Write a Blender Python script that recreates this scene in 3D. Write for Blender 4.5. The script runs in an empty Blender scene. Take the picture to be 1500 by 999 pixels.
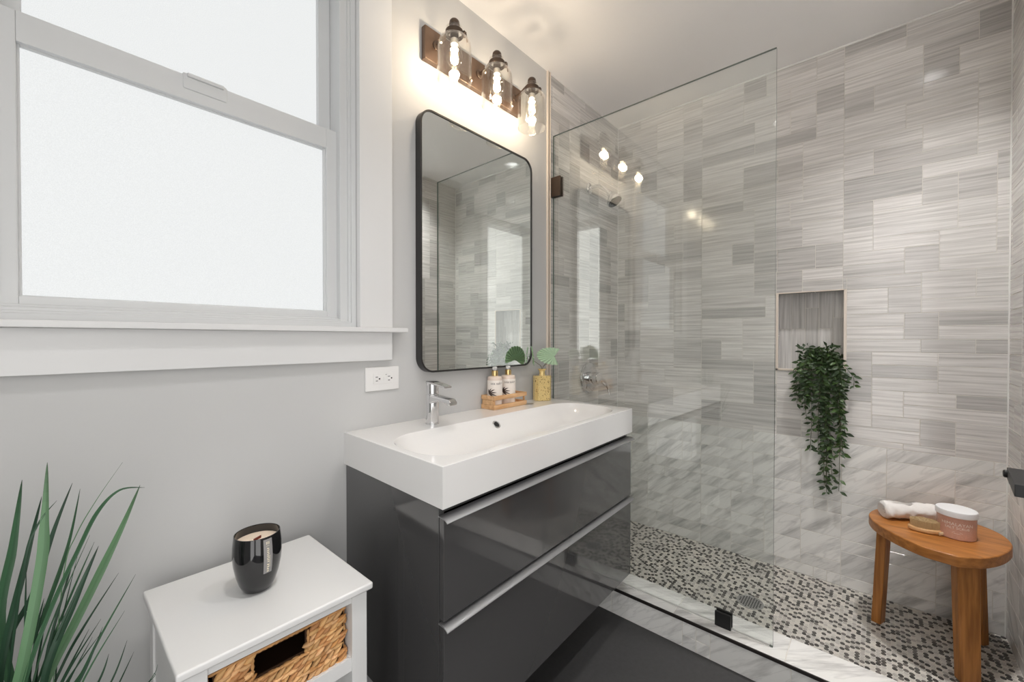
import bpy, bmesh, math, random
from mathutils import Vector, Matrix, noise as mnoise

S = bpy.context.scene
COL = S.collection
PI = math.pi

# ---------------------------------------------------------------- camera
Z0 = 0.893                      # height of the washbasin rim above the floor
cd = bpy.data.cameras.new('camera')
cam = bpy.data.objects.new('camera', cd)
COL.objects.link(cam)
cd.sensor_width = 36.0
cd.lens = 14.5217
cd.shift_y = 0.0016759
cd.clip_start = 0.02
R_ = Vector((0.662673, -0.748909, 0.000400)); U_ = Vector((0.007031, 0.006756, 0.999952)); F_ = Vector((0.748876, 0.662639, -0.009743))
M = Matrix((R_, U_, -F_)).transposed().to_4x4()
M.translation = Vector((-0.510849, -1.207082, 0.282935 + Z0))
cam.matrix_world = M
S.camera = cam

# ---------------------------------------------------------------- world, exposure
w = bpy.data.worlds.new('world'); S.world = w
w.use_nodes = True
w.node_tree.nodes['Background'].inputs[0].default_value = (1.0, 0.985, 0.965, 1)
w.node_tree.nodes['Background'].inputs[1].default_value = 2.15
S.view_settings.view_transform = 'Standard'
S.view_settings.look = 'None'
S.view_settings.exposure = 0.40
S.view_settings.gamma = 1.0
S.view_settings.use_curve_mapping = False
S.cycles.use_denoising = True
S.cycles.max_bounces = 12
S.cycles.diffuse_bounces = 6
S.cycles.glossy_bounces = 6
S.cycles.transparent_max_bounces = 32
S.cycles.caustics_reflective = False
S.cycles.caustics_refractive = False

PANE_STRENGTH = 0.77             # frosted daylight panes
FILL_SHOWER = 780.0                # lens of the added shower fill light
FILL_ROOM = 310.0                # lenses of the two added room fill lights
BULB_POWER = 2.5                # watts per bulb


# ---------------------------------------------------------------- material helpers
def new_mat(name):
    m = bpy.data.materials.new(name); m.use_nodes = True
    nt = m.node_tree
    return m, nt, nt.nodes['Principled BSDF'], nt.nodes['Material Output']


def N(nt, t, **kw):
    n = nt.nodes.new(t)
    for k, v in kw.items():
        if k.startswith('i_'):
            n.inputs[k[2:].replace('_', ' ')].default_value = v
        else:
            setattr(n, k, v)
    return n


def L(nt, a, b): nt.links.new(a, b)


def srgb(r, g, b):
    f = lambda c: (c / 255 / 12.92) if c / 255 <= 0.04045 else ((c / 255 + 0.055) / 1.055) ** 2.4
    return (f(r), f(g), f(b), 1.0)


def plain(name, col, rough=0.5, metal=0.0, spec=0.5, coat=0.0, bump=0.0, bscale=200.0, var=0.0, vscale=8.0, stretch=None):
    """principled colour with optional fine bump and gentle colour variation"""
    m, nt, p, o = new_mat(name)
    p.inputs['Roughness'].default_value = rough
    p.inputs['Metallic'].default_value = metal
    p.inputs['Specular IOR Level'].default_value = spec
    p.inputs['Coat Weight'].default_value = coat
    p.inputs['Coat Roughness'].default_value = 0.03
    tc = N(nt, 'ShaderNodeTexCoord')
    mp = N(nt, 'ShaderNodeMapping')
    if stretch: mp.inputs['Scale'].default_value = stretch
    L(nt, tc.outputs['Object'], mp.inputs['Vector'])
    n1 = N(nt, 'ShaderNodeTexNoise'); n1.inputs['Scale'].default_value = vscale; n1.inputs['Detail'].default_value = 5
    L(nt, mp.outputs[0], n1.inputs['Vector'])
    mx = N(nt, 'ShaderNodeMix', data_type='RGBA')
    lo = [max(0, c * (1 - var)) for c in col[:3]] + [1]; hi = [min(1, c * (1 + var)) for c in col[:3]] + [1]
    mx.inputs['A'].default_value = lo; mx.inputs['B'].default_value = hi
    L(nt, n1.outputs['Fac'], mx.inputs['Factor'])
    L(nt, mx.outputs['Result'], p.inputs['Base Color'])
    if bump:
        n2 = N(nt, 'ShaderNodeTexNoise'); n2.inputs['Scale'].default_value = bscale; n2.inputs['Detail'].default_value = 3
        L(nt, mp.outputs[0], n2.inputs['Vector'])
        b = N(nt, 'ShaderNodeBump'); b.inputs['Strength'].default_value = bump; b.inputs['Distance'].default_value = 0.002
        L(nt, n2.outputs['Fac'], b.inputs['Height']); L(nt, b.outputs[0], p.inputs['Normal'])
    return m


def clear_glass(name, tint, refl=1.0, rough=0.0):
    """thin clear glass: tinted see-through plus a mirror reflection that rises with the grazing angle"""
    m, nt, p, o = new_mat(name)
    nt.nodes.remove(p)
    tr = N(nt, 'ShaderNodeBsdfTransparent'); tr.inputs[0].default_value = tint
    gl = N(nt, 'ShaderNodeBsdfGlossy'); gl.inputs['Roughness'].default_value = rough; gl.inputs[0].default_value = (1, 1, 1, 1)
    ge = N(nt, 'ShaderNodeNewGeometry')
    d = N(nt, 'ShaderNodeVectorMath', operation='DOT_PRODUCT')
    L(nt, ge.outputs['Incoming'], d.inputs[0]); L(nt, ge.outputs['Normal'], d.inputs[1])
    a = N(nt, 'ShaderNodeMath', operation='ABSOLUTE'); L(nt, d.outputs['Value'], a.inputs[0])
    s = N(nt, 'ShaderNodeMath', operation='SUBTRACT', use_clamp=True); s.inputs[0].default_value = 1.0; L(nt, a.outputs[0], s.inputs[1])
    pw = N(nt, 'ShaderNodeMath', operation='POWER'); L(nt, s.outputs[0], pw.inputs[0]); pw.inputs[1].default_value = 5.0
    mu = N(nt, 'ShaderNodeMath', operation='MULTIPLY_ADD', use_clamp=True); L(nt, pw.outputs[0], mu.inputs[0])
    mu.inputs[1].default_value = 0.96 * refl; mu.inputs[2].default_value = 0.043 * refl
    mix = N(nt, 'ShaderNodeMixShader')
    L(nt, mu.outputs[0], mix.inputs[0]); L(nt, tr.outputs[0], mix.inputs[1]); L(nt, gl.outputs[0], mix.inputs[2])
    L(nt, mix.outputs[0], o.inputs['Surface'])
    return m


def emit(name, col, strength):
    m, nt, p, o = new_mat(name)
    p.inputs['Base Color'].default_value = (0.8, 0.8, 0.8, 1)
    p.inputs['Emission Color'].default_value = col
    p.inputs['Emission Strength'].default_value = strength
    return m


def stone(name, light, dark, vein_mode, rough, tone_amt):
    """polished stone tiles: every tile has its own tone and its own piece of the slab (attribute 'tile')"""
    m, nt, p, o = new_mat(name)
    p.inputs['Roughness'].default_value = rough
    at = N(nt, 'ShaderNodeAttribute', attribute_name='tile')
    sep = N(nt, 'ShaderNodeSeparateColor'); L(nt, at.outputs['Color'], sep.inputs[0])
    uv = N(nt, 'ShaderNodeUVMap', uv_map='slab')
    off = N(nt, 'ShaderNodeCombineXYZ')
    m1 = N(nt, 'ShaderNodeMath', operation='MULTIPLY'); m1.inputs[1].default_value = 37.0; L(nt, sep.outputs[1], m1.inputs[0])
    m2 = N(nt, 'ShaderNodeMath', operation='MULTIPLY'); m2.inputs[1].default_value = 23.0; L(nt, sep.outputs[2], m2.inputs[0])
    L(nt, m1.outputs[0], off.inputs[0]); L(nt, m2.outputs[0], off.inputs[1])
    ad = N(nt, 'ShaderNodeVectorMath', operation='ADD'); L(nt, uv.outputs[0], ad.inputs[0]); L(nt, off.outputs[0], ad.inputs[1])
    if vein_mode == 'bands':
        mp = N(nt, 'ShaderNodeMapping'); mp.inputs['Scale'].default_value = (3.0, 105, 1); mp.inputs['Rotation'].default_value = (0, 0, 0.0)
        L(nt, ad.outputs[0], mp.inputs['Vector'])
        n1 = N(nt, 'ShaderNodeTexNoise'); n1.inputs['Scale'].default_value = 1.0; n1.inputs['Detail'].default_value = 6; n1.inputs['Roughness'].default_value = 0.62
        n1.inputs['Distortion'].default_value = 0.25
        L(nt, mp.outputs[0], n1.inputs['Vector'])
        cr = N(nt, 'ShaderNodeValToRGB')
        e = cr.color_ramp.elements
        e[0].position = 0.30; e[0].color = dark
        e[1].position = 0.62; e[1].color = light
        L(nt, n1.outputs['Fac'], cr.inputs[0])
        base = cr.outputs[0]
    else:
        m0 = N(nt, 'ShaderNodeMapping'); m0.inputs['Rotation'].default_value = (0, 0, math.radians(-42))
        L(nt, ad.outputs[0], m0.inputs['Vector'])
        mp = N(nt, 'ShaderNodeMapping'); mp.inputs['Scale'].default_value = (3.2, 22, 1)
        L(nt, m0.outputs[0], mp.inputs['Vector'])
        n1 = N(nt, 'ShaderNodeTexNoise'); n1.inputs['Scale'].default_value = 1.0; n1.inputs['Detail'].default_value = 7; n1.inputs['Roughness'].default_value = 0.6
        n1.inputs['Distortion'].default_value = 0.25
        L(nt, mp.outputs[0], n1.inputs['Vector'])
        cr = N(nt, 'ShaderNodeValToRGB')
        e = cr.color_ramp.elements
        e[0].position = 0.28; e[0].color = dark
        e[1].position = 0.52; e[1].color = light
        L(nt, n1.outputs['Fac'], cr.inputs[0])
        # thin vein lines
        n2 = N(nt, 'ShaderNodeTexNoise'); n2.inputs['Scale'].default_value = 0.8; n2.inputs['Detail'].default_value = 4; n2.inputs['Distortion'].default_value = 0.5
        L(nt, mp.outputs[0], n2.inputs['Vector'])
        sb = N(nt, 'ShaderNodeMath', operation='SUBTRACT'); sb.inputs[1].default_value = 0.5; L(nt, n2.outputs['Fac'], sb.inputs[0])
        ab = N(nt, 'ShaderNodeMath', operation='ABSOLUTE'); L(nt, sb.outputs[0], ab.inputs[0])
        mr = N(nt, 'ShaderNodeMapRange'); mr.inputs['From Max'].default_value = 0.025; mr.inputs['To Min'].default_value = 0.86; mr.inputs['To Max'].default_value = 1.0
        L(nt, ab.outputs[0], mr.inputs['Value'])
        mm = N(nt, 'ShaderNodeMix', data_type='RGBA', blend_type='MULTIPLY'); mm.inputs['Factor'].default_value = 1.0
        L(nt, cr.outputs[0], mm.inputs['A']); L(nt, mr.outputs[0], mm.inputs['B'])
        base = mm.outputs['Result']
    tone = N(nt, 'ShaderNodeMapRange'); tone.inputs['To Min'].default_value = 1.0 - tone_amt; tone.inputs['To Max'].default_value = 1.0
    L(nt, sep.outputs[0], tone.inputs['Value'])
    fin = N(nt, 'ShaderNodeMix', data_type='RGBA', blend_type='MULTIPLY'); fin.inputs['Factor'].default_value = 1.0
    L(nt, base, fin.inputs['A']); L(nt, tone.outputs[0], fin.inputs['B'])
    L(nt, fin.outputs['Result'], p.inputs['Base Color'])
    return m


def attr_mat(name, rough, spec=0.5, attr='tint', trans=0.0):
    m, nt, p, o = new_mat(name)
    at = N(nt, 'ShaderNodeAttribute', attribute_name=attr)
    L(nt, at.outputs['Color'], p.inputs['Base Color'])
    p.inputs['Roughness'].default_value = rough; p.inputs['Specular IOR Level'].default_value = spec
    if trans:
        t = N(nt, 'ShaderNodeBsdfTranslucent'); L(nt, at.outputs['Color'], t.inputs[0])
        mx = N(nt, 'ShaderNodeMixShader'); mx.inputs[0].default_value = trans
        L(nt, p.outputs[0], mx.inputs[1]); L(nt, t.outputs[0], mx.inputs[2]); L(nt, mx.outputs[0], o.inputs['Surface'])
    return m


def wood(name, c1, c2, scale=(6, 6, 90), rough=0.4):
    m, nt, p, o = new_mat(name)
    tc = N(nt, 'ShaderNodeTexCoord'); mp = N(nt, 'ShaderNodeMapping'); mp.inputs['Scale'].default_value = scale
    L(nt, tc.outputs['Object'], mp.inputs['Vector'])
    n1 = N(nt, 'ShaderNodeTexNoise'); n1.inputs['Scale'].default_value = 1.0; n1.inputs['Detail'].default_value = 6; n1.inputs['Distortion'].default_value = 0.4
    L(nt, mp.outputs[0], n1.inputs['Vector'])
    cr = N(nt, 'ShaderNodeValToRGB'); e = cr.color_ramp.elements
    e[0].position = 0.32; e[0].color = c1; e[1].position = 0.68; e[1].color = c2
    L(nt, n1.outputs['Fac'], cr.inputs[0]); L(nt, cr.outputs[0], p.inputs['Base Color'])
    p.inputs['Roughness'].default_value = rough
    b = N(nt, 'ShaderNodeBump'); b.inputs['Strength'].default_value = 0.15; b.inputs['Distance'].default_value = 0.001
    L(nt, n1.outputs['Fac'], b.inputs['Height']); L(nt, b.outputs[0], p.inputs['Normal'])
    return m


# ---------------------------------------------------------------- materials
M_wall = plain('painted_plaster', (0.565, 0.565, 0.562, 1), 0.55, bump=0.05, bscale=150, var=0.01)
M_ceil = plain('ceiling_paint', (0.92, 0.91, 0.905, 1), 0.7, bump=0.03, bscale=90, var=0.01)
M_trim = plain('white_gloss_paint', (0.72, 0.72, 0.72, 1), 0.32, var=0.01)
M_vinyl = plain('white_vinyl', (0.63, 0.64, 0.645, 1), 0.38, var=0.01)
M_floor = plain('charcoal_floor', (0.044, 0.043, 0.044, 1), 0.55, bump=0.15, bscale=260, var=0.25, vscale=60)
M_lime = stone('banded_limestone_tile', srgb(234, 231, 228), srgb(190, 186, 183), 'bands', 0.12, 0.33)
M_marb = stone('veined_marble_tile', srgb(238, 237, 234), srgb(178, 177, 175), 'veins', 0.20, 0.20)
M_grout = plain('pale_grout', srgb(214, 210, 203), 0.8, var=0.02)
M_pgrout = plain('mosaic_grout', srgb(214, 211, 204), 0.85, var=0.03)
M_penny = attr_mat('mosaic_stone', 0.3)
M_caulk = plain('white_sealant', (0.80, 0.79, 0.77, 1), 0.5)
M_edgew = plain('cream_tile_edge', srgb(226, 214, 202), 0.35)
M_edgeb = plain('bronze_tile_edge', srgb(120, 98, 82), 0.35, metal=0.6)
M_curbtrim = plain('dark_bronze_strip', (0.035, 0.030, 0.028, 1), 0.35, metal=0.5)
M_ceramic = plain('white_ceramic', (0.75, 0.742, 0.735, 1), 0.12, coat=0.3)
M_vanity = plain('glossy_anthracite', (0.060, 0.059, 0.060, 1), 0.09, coat=0.6)
M_alu = plain('grey_aluminium', (0.30, 0.30, 0.305, 1), 0.42, metal=0.7)
M_chrome = plain('chrome', (0.75, 0.75, 0.76, 1), 0.06, metal=1.0)
M_steel = plain('brushed_steel', (0.55, 0.55, 0.55, 1), 0.28, metal=1.0)
M_dark = plain('black_void', (0.008, 0.008, 0.008, 1), 0.7)
M_black = plain('matte_black_metal', (0.014, 0.014, 0.014, 1), 0.42, spec=0.3)
M_bframe = plain('black_mirror_frame', (0.022, 0.021, 0.021, 1), 0.35)
M_bronze = plain('oil_rubbed_bronze', (0.085, 0.060, 0.046, 1), 0.38, metal=0.7, var=0.15, vscale=30)
M_bplate = plain('aged_bronze_plate', (0.17, 0.115, 0.085, 1), 0.36, metal=0.8, var=0.35, vscale=18)
M_mirror = plain('silvered_mirror', (0.80, 0.83, 0.81, 1), 0.0, metal=1.0)
M_glass = clear_glass('shower_glass', (0.972, 0.985, 0.976, 1), 2.0)
M_gedge = plain('green_glass_edge', (0.10, 0.15, 0.13, 1), 0.08)
M_shade = clear_glass('lamp_glass', (0.97, 0.965, 0.95, 1), 1.3)
M_bulbg = clear_glass('bulb_glass', (0.98, 0.96, 0.92, 1), 1.0)
M_filament = emit('glowing_filament', (1.0, 0.84, 0.60, 1), 9)
M_fill = emit('fill_lens', (1.0, 0.98, 0.96, 1), FILL_SHOWER)
M_fill2 = emit('room_fill_lens', (1.0, 0.98, 0.96, 1), FILL_ROOM)
M_white = plain('white_lacquer', (0.72, 0.72, 0.715, 1), 0.33, var=0.01)
M_plast = plain('white_plastic', (0.80, 0.79, 0.78, 1), 0.35)
M_cglass = plain('black_candle_glass', (0.008, 0.008, 0.009, 1), 0.05, coat=0.5)
M_wax = plain('cream_wax', srgb(236, 218, 198), 0.5, var=0.04, vscale=60)
M_wick = plain('wooden_wick', srgb(110, 40, 25), 0.7)
M_clabel = plain('grey_candle_label', srgb(140, 138, 138), 0.5)
M_ink = plain('pale_ink', srgb(235, 225, 200), 0.5)
M_weave = attr_mat('water_hyacinth', 0.62, 0.25)
M_weavein = plain('basket_liner', srgb(70, 45, 24), 0.9)
M_bamboo = wood('bamboo', srgb(196, 150, 104), srgb(228, 188, 142), (10, 60, 60), 0.45)
M_teak = wood('warm_teak', srgb(146, 90, 38), srgb(184, 122, 62), (70, 9, 70), 0.38)
M_teakleg = wood('warm_teak_upright', srgb(138, 86, 36), srgb(178, 118, 58), (90, 90, 7), 0.38)
M_brushw = wood('pale_beech', srgb(196, 150, 100), srgb(222, 184, 138), (40, 8, 40), 0.45)
M_brist = plain('natural_bristle', srgb(206, 180, 136), 0.8, var=0.25, vscale=900, bump=0.3, bscale=900)
M_strap = plain('cotton_strap', srgb(214, 196, 165), 0.9)
M_towel = plain('terry_cloth', (0.80, 0.77, 0.74, 1), 0.95, bump=0.9, bscale=420, var=0.05, vscale=40)
M_stitch = plain('grey_stitching', srgb(170, 155, 150), 0.9)
M_scrub = plain('pink_salt_scrub', srgb(206, 160, 142), 0.35, coat=0.4, bump=0.35, bscale=420, var=0.16, vscale=260)
M_lid = plain('white_jar_lid', (0.80, 0.80, 0.81, 1), 0.3)
M_soap = plain('pearl_soap', srgb(232, 214, 200), 0.25, coat=0.5)
M_soaptop = clear_glass('bottle_shoulder_glass', (0.90, 0.88, 0.80, 1), 1.0)
M_slabel = plain('white_paper_label', srgb(238, 230, 222), 0.45)
M_leafink = plain('brown_ink', srgb(66, 52, 44), 0.6)
M_greyink = plain('grey_ink', srgb(120, 112, 108), 0.6)
M_gold = plain('brass_gold', (0.78, 0.56, 0.26, 1), 0.25, metal=1.0)
M_leaf = attr_mat('trailing_leaf', 0.42, 0.35)
M_blade = attr_mat('grass_blade', 0.40, 0.4)
M_fan = attr_mat('fan_palm_leaf', 0.55, 0.3, trans=0.3)
M_stem = plain('green_stem', srgb(60, 70, 40), 0.6)
M_fstem = plain('grey_brown_stem', srgb(120, 112, 96), 0.6)
M_pot = plain('grey_stoneware', srgb(120, 116, 110), 0.6)
M_potd = plain('dark_plastic_pot', (0.03, 0.03, 0.03, 1), 0.5)
M_soil = plain('potting_soil', srgb(50, 38, 28), 0.95, bump=0.6, bscale=300)


def mercury_mat():
    m, nt, p, o = new_mat('mercury_gold_glass')
    tc = N(nt, 'ShaderNodeTexCoord')
    n = N(nt, 'ShaderNodeTexNoise'); n.inputs['Scale'].default_value = 190; n.inputs['Detail'].default_value = 4
    L(nt, tc.outputs['Object'], n.inputs['Vector'])
    cr = N(nt, 'ShaderNodeValToRGB'); e = cr.color_ramp.elements
    e[0].position = 0.33; e[0].color = srgb(92, 70, 34); e[1].position = 0.43; e[1].color = srgb(246, 218, 150)
    L(nt, n.outputs['Fac'], cr.inputs[0]); L(nt, cr.outputs[0], p.inputs['Base Color'])
    p.inputs['Metallic'].default_value = 0.3; p.inputs['Roughness'].default_value = 0.2; p.inputs['Coat Weight'].default_value = 0.6
    return m


M_merc = mercury_mat()


def pane_mat():
    """obscured glass lit by daylight from behind, with a fine hammered texture"""
    m, nt, p, o = new_mat('frosted_daylight_glass')
    tc = N(nt, 'ShaderNodeTexCoord')
    n = N(nt, 'ShaderNodeTexNoise'); n.inputs['Scale'].default_value = 620; n.inputs['Detail'].default_value = 1
    L(nt, tc.outputs['Object'], n.inputs['Vector'])
    mr = N(nt, 'ShaderNodeMapRange'); mr.inputs['From Min'].default_value = 0.3; mr.inputs['From Max'].default_value = 0.7
    mr.inputs['To Min'].default_value = 0.78 * PANE_STRENGTH; mr.inputs['To Max'].default_value = 0.86 * PANE_STRENGTH
    L(nt, n.outputs['Fac'], mr.inputs['Value']); L(nt, mr.outputs[0], p.inputs['Emission Strength'])
    p.inputs['Emission Color'].default_value = (0.965, 0.985, 0.985, 1)
    p.inputs['Base Color'].default_value = (0.05, 0.05, 0.05, 1); p.inputs['Specular IOR Level'].default_value = 0.25
    p.inputs['Roughness'].default_value = 0.45
    b = N(nt, 'ShaderNodeBump'); b.inputs['Strength'].default_value = 0.4; b.inputs['Distance'].default_value = 0.001
    L(nt, n.outputs['Fac'], b.inputs['Height']); L(nt, b.outputs[0], p.inputs['Normal'])
    return m


M_pane = pane_mat()


# ---------------------------------------------------------------- object helpers
def tag(o, label=None, cat=None, group=None, kind=None):
    if label: o['label'] = label
    if cat: o['category'] = cat
    if group: o['group'] = group
    if kind: o['kind'] = kind
    return o


def empty(name, loc, label=None, cat=None, group=None, kind=None):
    o = bpy.data.objects.new(name, None); COL.objects.link(o)
    o.location = loc; o.empty_display_size = 0.05
    return tag(o, label, cat, group, kind)


def wloc(o):
    v = Vector((0, 0, 0))
    while o is not None:
        v += o.location; o = o.parent
    return v


def obj(name, bm, mat, parent=None, smooth=True, origin=None, sharp=35):
    """bm holds world coordinates; becomes ONE mesh object, optionally a part of parent"""
    loc = Vector(origin) if origin is not None else Vector((0, 0, 0))
    base = loc if parent is None else wloc(parent)
    bmesh.ops.recalc_face_normals(bm, faces=bm.faces[:])
    bm.transform(Matrix.Translation(-base))
    if smooth:
        bm.normal_update()
        ca = math.radians(sharp)
        for f in bm.faces: f.smooth = True
        for e in bm.edges:
            if len(e.link_faces) == 2:
                if e.calc_face_angle(0) > ca: e.smooth = False
            else: e.smooth = True
    me = bpy.data.meshes.new(name); bm.to_mesh(me); bm.free()
    for m in (mat if isinstance(mat, (list, tuple)) else [mat]): me.materials.append(m)
    o = bpy.data.objects.new(name, me); COL.objects.link(o)
    if parent is not None: o.parent = parent
    else: o.location = loc
    if smooth and len(me.polygons) < 6000:
        wn = o.modifiers.new('even_normals', 'WEIGHTED_NORMAL'); wn.keep_sharp = True; wn.weight = 100
    return o


def struct(name, bm, mat, parent=None, smooth=True):
    o = obj(name, bm, mat, parent, smooth)
    o['kind'] = 'structure'
    return o


def copy_tree(o, parent=None):
    c = o.copy(); COL.objects.link(c)
    if parent is not None: c.parent = parent
    for ch in [x for x in bpy.data.objects if x.parent == o]:
        copy_tree(ch, c)
    return c


def box(bm, x0, x1, y0, y1, z0, z1, bev=0.0, seg=2, mi=0, M=None):
    r = bmesh.ops.create_cube(bm, size=1.0)
    vs = r['verts']
    for v in vs:
        v.co = Vector((x0 + (v.co.x + .5) * (x1 - x0), y0 + (v.co.y + .5) * (y1 - y0), z0 + (v.co.z + .5) * (z1 - z0)))
    fs = set(f for v in vs for f in v.link_faces)
    if bev > 0:
        es = list(set(e for v in vs for e in v.link_edges))
        rr = bmesh.ops.bevel(bm, geom=es, offset=bev, segments=seg, profile=0.5, affect='EDGES')
        fs = set(f for f in rr['faces']) | set(f for f in fs if f.is_valid)
        vs = list(set(v for f in fs for v in f.verts))
    for f in fs:
        if f.is_valid: f.material_index = mi
    if M is not None:
        for v in vs: v.co = M @ v.co
    return vs


def ringfaces(bm, a, b, mi=0, closed=True):
    n = len(a); out = []
    for i in range(n if closed else n - 1):
        j = (i + 1) % n
        try:
            f = bm.faces.new((a[i], a[j], b[j], b[i])); f.material_index = mi; out.append(f)
        except ValueError: pass
    return out


def lathe(bm, prof, c=(0, 0, 0), seg=32, M=None, cap0=True, cap1=True, mi=0, sx=1.0, sy=1.0):
    """prof: (radius, z); revolved about z at c, optionally through matrix M"""
    c = Vector(c); rings = []
    for r, z in prof:
        ring = []
        for k in range(seg):
            a = 2 * PI * k / seg
            p = Vector((math.cos(a) * r * sx, math.sin(a) * r * sy, z))
            if M is not None: p = M @ p
            ring.append(bm.verts.new(p + c))
        rings.append(ring)
    for a, b in zip(rings, rings[1:]): ringfaces(bm, a, b, mi)
    if cap0: bm.faces.new(rings[0]).material_index = mi
    if cap1: bm.faces.new(rings[-1]).material_index = mi
    return rings


def tube(bm, pts, rad, seg=8, cap=True, mi=0, sx=1.0):
    pts = [Vector(p) for p in pts]; n = len(pts)
    if not isinstance(rad, (list, tuple)): rad = [rad] * n
    rings = []; up = None
    for i, p in enumerate(pts):
        t = (pts[min(i + 1, n - 1)] - pts[max(i - 1, 0)]).normalized()
        if up is None:
            up = Vector((0, 0, 1)) if abs(t.z) < 0.9 else Vector((1, 0, 0))
        s = t.cross(up).normalized(); up = s.cross(t).normalized()
        rings.append([bm.verts.new(p + (s * math.cos(2 * PI * k / seg) * sx + up * math.sin(2 * PI * k / seg)) * rad[i]) for k in range(seg)])
    for a, b in zip(rings, rings[1:]): ringfaces(bm, a, b, mi)
    if cap:
        bm.faces.new(rings[0]).material_index = mi; bm.faces.new(rings[-1]).material_index = mi
    return rings


def prism(bm, outline, z0, z1, M=None, mi=0, bev=0.0):
    """outline: 2-D points; extruded from z0 to z1; optional rounded rim"""
    def ring(z, ins=0.0):
        n = len(outline); cx = sum(p[0] for p in outline) / n; cy = sum(p[1] for p in outline) / n
        o = []
        for x, y in outline:
            d = math.hypot(x - cx, y - cy); k = (d - ins) / d if d > 0 else 1
            p = Vector((cx + (x - cx) * k, cy + (y - cy) * k, z))
            o.append(bm.verts.new(M @ p if M is not None else p))
        return o
    lv = [(z0, 0), (z1, 0)] if bev == 0 else [(z0, bev), (z0 + bev * .3, bev * .3), (z0 + bev, 0), (z1 - bev, 0), (z1 - bev * .3, bev * .3), (z1, bev)]
    rs = [ring(z, i) for z, i in lv]
    for a, b in zip(rs, rs[1:]): ringfaces(bm, a, b, mi)
    bm.faces.new(rs[0]).material_index = mi; bm.faces.new(rs[-1]).material_index = mi


def rrect(hx, hy, r, n=10, cx=0.0, cy=0.0):
    """rounded rectangle outline, counter-clockwise, n+1 points per corner"""
    o = []
    for q, (sx, sy) in enumerate(((1, 1), (-1, 1), (-1, -1), (1, -1))):
        for k in range(n + 1):
            a = q * PI / 2 + k / n * PI / 2
            o.append((cx + sx * (hx - r) + r * math.cos(a), cy + sy * (hy - r) + r * math.sin(a)))
    return o


def bez(p, n):
    """smooth curve through points p (Catmull-Rom), n samples per span"""
    p = [Vector(q) for q in p]; out = []
    for i in range(len(p) - 1):
        a = p[max(i - 1, 0)]; b = p[i]; c = p[i + 1]; d = p[min(i + 2, len(p) - 1)]
        for k in range(n):
            t = k / n
            out.append(0.5 * ((2 * b) + (-a + c) * t + (2 * a - 5 * b + 4 * c - d) * t * t + (-a + 3 * b - 3 * c + d) * t ** 3))
    out.append(p[-1])
    return out


def text_bm(body, size, thick=0.0):
    """flat lettering as mesh, centred, in the xy plane"""
    cu = bpy.data.curves.new('lettering', 'FONT'); cu.body = body; cu.size = size; cu.align_x = 'CENTER'; cu.align_y = 'CENTER'
    cu.resolution_u = 2
    ob = bpy.data.objects.new('lettering', cu); COL.objects.link(ob)
    bpy.context.view_layer.update()
    me = bpy.data.meshes.new_from_object(ob)
    bm = bmesh.new(); bm.from_mesh(me)
    bpy.data.objects.remove(ob); bpy.data.meshes.remove(me)
    return bm


# ---------------------------------------------------------------- stone tile patterns
def pack(nc, nr, sizes, rng):
    g = [[0] * nc for _ in range(nr)]; out = []
    for r in range(nr):
        for c in range(nc):
            if g[r][c]: continue
            opts = sizes[:]; rng.shuffle(opts)
            for (w_, h_) in opts + [(1, 1)]:
                if c + w_ > nc or r + h_ > nr: continue
                if any(g[r + j][c + i] for i in range(w_) for j in range(h_)): continue
                rest = 0; k = c + w_
                while k < nc and not g[r][k]: rest += 1; k += 1
                if rest == 1 and (w_, h_) != (1, 1): continue
                for i in range(w_):
                    for j in range(h_): g[r + j][c + i] = 1
                out.append((c, r, w_, h_)); break
    return out


def cut(rects, hole):
    out = []
    a0, a1, b0, b1 = hole
    for (u0, u1, v0, v1, t) in rects:
        if u1 <= a0 or u0 >= a1 or v1 <= b0 or v0 >= b1: out.append((u0, u1, v0, v1, t)); continue
        if u0 < a0: out.append((u0, a0, v0, v1, t))
        if u1 > a1: out.append((a1, u1, v0, v1, t))
        m0, m1 = max(u0, a0), min(u1, a1)
        if v0 < b0: out.append((m0, m1, v0, b0, t))
        if v1 > b1: out.append((m0, m1, b1, v1, t))
    return out


LIME = [(2, 2), (6, 1), (5, 1), (4, 1), (6, 1), (6, 1), (4, 1), (4, 1), (5, 1), (3, 2), (4, 2), (3, 1), (5, 2)]
MARB = [(3, 2), (6, 1), (5, 1), (4, 1), (4, 2), (3, 1), (6, 2)]


def layout(u0, u1, v0, v1, sheet0, rng, sizes, sw=0.595, nc=12, vh=0.054, top_down=True, hole=None):
    """rects of interlocking tiles; sheets 0.6 m wide meet in straight joints at sheet0 + k*sw"""
    rects = []
    nr = int(math.ceil((v1 - v0) / vh)) + 1
    k0 = math.floor((u0 - sheet0) / sw); k1 = math.ceil((u1 - sheet0) / sw)
    uw = sw / nc
    for k in range(k0, k1):
        for (c, r, w_, h_) in pack(nc, nr, sizes, rng):
            a0 = sheet0 + k * sw + c * uw; a1 = a0 + w_ * uw
            if top_down: b1 = v1 - r * vh; b0 = b1 - h_ * vh
            else: b0 = v0 + r * vh; b1 = b0 + h_ * vh
            a0, a1, b0, b1 = max(a0, u0), min(a1, u1), max(b0, v0), min(b1, v1)
            if a1 - a0 < 0.004 or b1 - b0 < 0.004: continue
            t = rng.random()
            tone = 0.62 + 0.38 * rng.random()
            if t < (0.62 if (w_, h_) == (2, 2) else 0.16): tone = 0.40 * rng.random()
            rects.append((a0, a1, b0, b1, tone))
    if hole: rects = cut(rects, hole)
    return rects


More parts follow.
